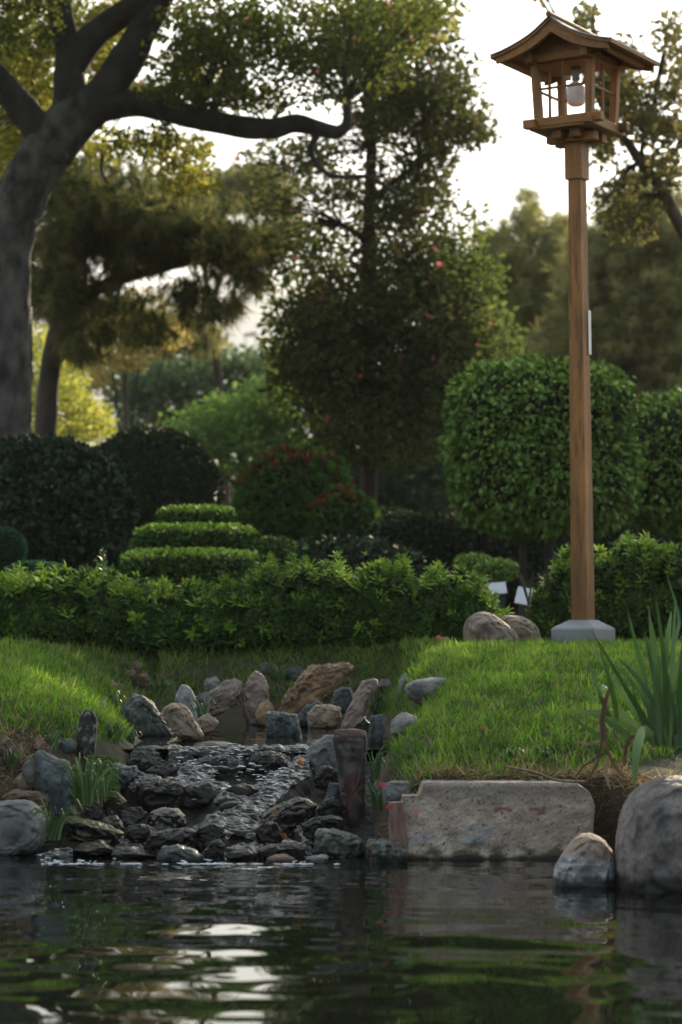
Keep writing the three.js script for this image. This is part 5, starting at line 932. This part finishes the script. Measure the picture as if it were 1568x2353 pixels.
clipped('dark_shrub', 'black-green undergrowth shrub beneath the clipped box tree', 'shrub', [[1200, 1290, 150, 130, 22.5, 2.6, 5000]], { seed: 327, size: 0.07, color: deepGreen, loose: 2.4, bump: 0.15, deep: 0.6 });
clipped('dark_shrub', 'black-green undergrowth shrub at the right edge behind the lantern post', 'shrub', [[1480, 1300, 190, 120, 22.5, 2.6, 6000]], { seed: 329, size: 0.07, color: deepGreen, loose: 2.4, bump: 0.15, deep: 0.6 });
clipped('dark_shrub', 'shaded low shrub behind the middle of the long hedge', 'shrub', [[790, 1330, 170, 80, 19, 2.6, 5000]], { seed: 331, size: 0.065, color: deepGreen, loose: 2.4, bump: 0.15, deep: 0.6 });
clipped('dark_shrub', 'shaded low shrub behind the tiered bush, left side', 'shrub', [[250, 1340, 140, 70, 20.5, 2.6, 3600]], { seed: 333, size: 0.065, color: deepGreen, loose: 2.4, bump: 0.15, deep: 0.6 });

// loose hedges of lance-shaped leaves
function looseHedge(label, seed, n, xs, topOf, d0, d1, colA, colB) {
  const o = base('hedge', label, 'hedge'), r = rngOf(seed), sets = [[], [], []], singles = [];
  const young = C2([0.09, 0.18, 0.014], [0.19, 0.31, 0.03]), old = C2(colA, colB), [x0, x1] = xs;
  for (let i = 0; i < n; i++) {
    const px = lerp(x0, x1, r()), u = r(), top = topOf(px), dF = lerp(d0, d1, 0.42 + 0), edge = Math.min(px - x0, x1 - px) / 90, round = sstep(0, 1, edge);
    // front skin, then top, then inside
    let d, y; const yTop = at(px, lerp(1470, top, 0.35 + 0.65 * round), dF).y, yBot = 0.72, n1 = 0.16 * fbm(px * 0.014, r() * 0.6, 2 + u, 3);
    if (u < 0.55) { const t = Math.pow(r(), 0.8); y = lerp(yBot, yTop, t); d = d0 + (d1 - d0) * 0.42 * Math.pow(t, 3) + 0.13 * Math.pow(r(), 1.5) + n1; }
    else if (u < 0.9) { const t = r(); d = lerp(d0 + 0.15, d1, t); y = yTop + 0.02 - 0.10 * Math.pow(r(), 2) - 0.28 * Math.pow(Math.abs(t - 0.4) * 1.2, 2) + n1; }
    else { d = lerp(d0, d1, r()); y = lerp(yBot, yTop, r()); }
    const p = V3((px - CX) / FOC * d, y, -d), hi = sstep(0.55, 1, (y - yBot) / (yTop - yBot));
    const dir = V3((r() - 0.5) * 1.2, 0.35 + 0.9 * hi + (r() - 0.5) * 0.5, 0.75 * (1 - hi) + (r() - 0.5) * 0.8).normalize();
    const c = r() < 0.1 + 0.6 * hi * hi ? young(r) : old(r), it = { p, q: aim(dir, r() * 6.283), s: 0.062 * (0.65 + 0.6 * r()), c };
    const seen = -p.z < d0 + 0.3 || hi > 0.8;
    if (seen && singles.length < 260 && r() < 0.12 && px > 0 && px < 1568) singles.push(it); else sets[i % 3].push(it);
  }
  // shoots standing above the top
  for (let i = 0; i < (x1 - x0) / 14; i++) {
    const px = lerp(x0 + 30, x1 - 30, r()), d = lerp(d0 + 0.2, d1 - 0.3, r()), y = at(px, topOf(px), lerp(d0, d1, 0.42)).y, L = 0.05 + 0.11 * r() * r();
    for (let k = 0; k < 3; k++) sets[k].push({ p: V3((px - CX) / FOC * d + (r() - 0.5) * 0.02, y - 0.02 + L * k / 2, -d), q: aim(V3((r() - 0.5) * 0.5, 1, (r() - 0.5) * 0.5).normalize(), r() * 6), s: 0.036 * (1 - 0.18 * k) * (0.8 + 0.5 * r()), c: young(r) });
  }
  sets.forEach((s, k) => scatter('foliage', whorls[k], hedgeM, s, o));
  const tints = [0, 1, 2, 3, 4, 5].map((k) => phys({ color: mixC(rgb(...colA), rgb(0.15, 0.23, 0.035), k / 5.5), roughness: 0.9, specularIntensity: 0.25, transmission: 0.3, thickness: 0, side: THREE.DoubleSide }));
  singles.forEach((it, k) => { const lum = clamp(Math.round((it.c.g - colA[1]) / (0.24 - colA[1]) * 5), 0, 5), m = put('leaf_whorl', whorls[k % 3], tints[lum], o); m.position.copy(it.p); m.quaternion.copy(it.q); m.scale.setScalar(it.s); });
  // dark twigs inside
  const tw = [];
  for (let i = 0; i < (x1 - x0) / 9; i++) { const px = lerp(x0, x1, r()), d = lerp(d0 + 0.1, d1 - 0.15, r()), x = (px - CX) / FOC * d, y1 = at(px, topOf(px), lerp(d0, d1, 0.42)).y - 0.07; tw.push(new THREE.TubeGeometry(new THREE.CatmullRomCurve3([V3(x, 0.66, -d), V3(x + (r() - 0.5) * 0.1, lerp(0.66, y1, 0.5), -d + (r() - 0.5) * 0.1), V3(x + (r() - 0.5) * 0.2, y1, -d + (r() - 0.5) * 0.15)]), 5, 0.005, 5)); }
  const tg = mergeGeometries(tw); paint(tg, () => rgb(0.05, 0.034, 0.022)); const t = put('twigs', tg, barkM, o); t.userData.kind = 'stuff';
}
const hedgeM = phys({ color: 0xffffff, roughness: 0.9, specularIntensity: 0.25, transmission: 0.3, thickness: 0, side: THREE.DoubleSide });
const hedgeTopB = curve1([[-120, 1335], [0, 1330], [60, 1322], [140, 1335], [240, 1318], [300, 1345], [380, 1358], [450, 1345], [540, 1335], [600, 1310], [690, 1300], [740, 1295], [800, 1312], [880, 1308], [960, 1330], [1040, 1322], [1100, 1340], [1150, 1375]]), hedgeTop = (x) => hedgeTopB(x) + 14 + 12 * sstep(620, 520, x) + 18 * noise3(x * 0.022, 1, 0) + 13 * noise3(x * 0.06, 4, 0);
looseHedge('long loose hedge of pointed green leaves across the middle of the garden', 401, 8500, [-130, 1165], hedgeTop, 13.25, 14.6, [0.012, 0.034, 0.006], [0.05, 0.105, 0.013]);
const hedgeTop2 = curve1([[1220, 1290], [1260, 1285], [1330, 1300], [1400, 1290], [1460, 1268], [1520, 1290], [1570, 1300], [1700, 1300]]);
looseHedge('loose hedge of pointed leaves right of and behind the lantern post', 402, 4000, [1225, 1720], hedgeTop2, 13.7, 14.7, [0.014, 0.036, 0.008], [0.055, 0.10, 0.018]);
// sprouting shoot above the hedge
{
  const o = base('leafy_shoot', 'single tall leafy shoot rising above the left part of the hedge', 'shoot'), r = rngOf(411), b = at(236, 1335, 13.8);
  put('stem', new THREE.TubeGeometry(new THREE.CatmullRomCurve3([b, b.clone().add(V3(0.005, 0.09, 0)), b.clone().add(V3(0.0, 0.18, 0))]), 8, 0.003, 6), matteC(0.06, 0.08, 0.02), o);
  for (let i = 0; i < 16; i++) { const m = put('leaf', leafLance, bladeMats[2], o); m.position.set(b.x, b.y + 0.05 + 0.13 * i / 16, b.z); m.quaternion.copy(aim(V3(Math.cos(i * 2.4), 0.6 + i * 0.03, Math.sin(i * 2.4)).normalize(), r() * 6)); m.scale.setScalar(0.055 - 0.0012 * i); }
}
// info boards
for (const [x, y, w, h, d, sk, l] of [[1204, 1370, 34, 40, 16.6, 0.24, 'white tilted info board on a dark stand beyond the boulders'], [1143, 1352, 40, 27, 16.9, -0.1, 'white info board half hidden behind the end of the long hedge']]) {
  const k = d / FOC, p = at(x, y, d), o = base('info_board', l, 'sign', [p.x, 0.755, p.z]);
  const g = new RoundedBoxGeometry(w * k * 1.05, h * k * 1.15, 0.012, 2, 0.004); const b = put('panel', g, matteC(0.45, 0.48, 0.52, 0.35), o); b.position.y = p.y - 0.755; b.rotation.set(-0.55, 0, -sk);
  const s = put('stand', new THREE.BoxGeometry(w * k * 0.8, p.y - 0.755, 0.05), matteC(0.02, 0.022, 0.02), o); s.position.set(0.01, (p.y - 0.755) / 2 - 0.03, -0.045);
}

renderer.render(scene, camera);
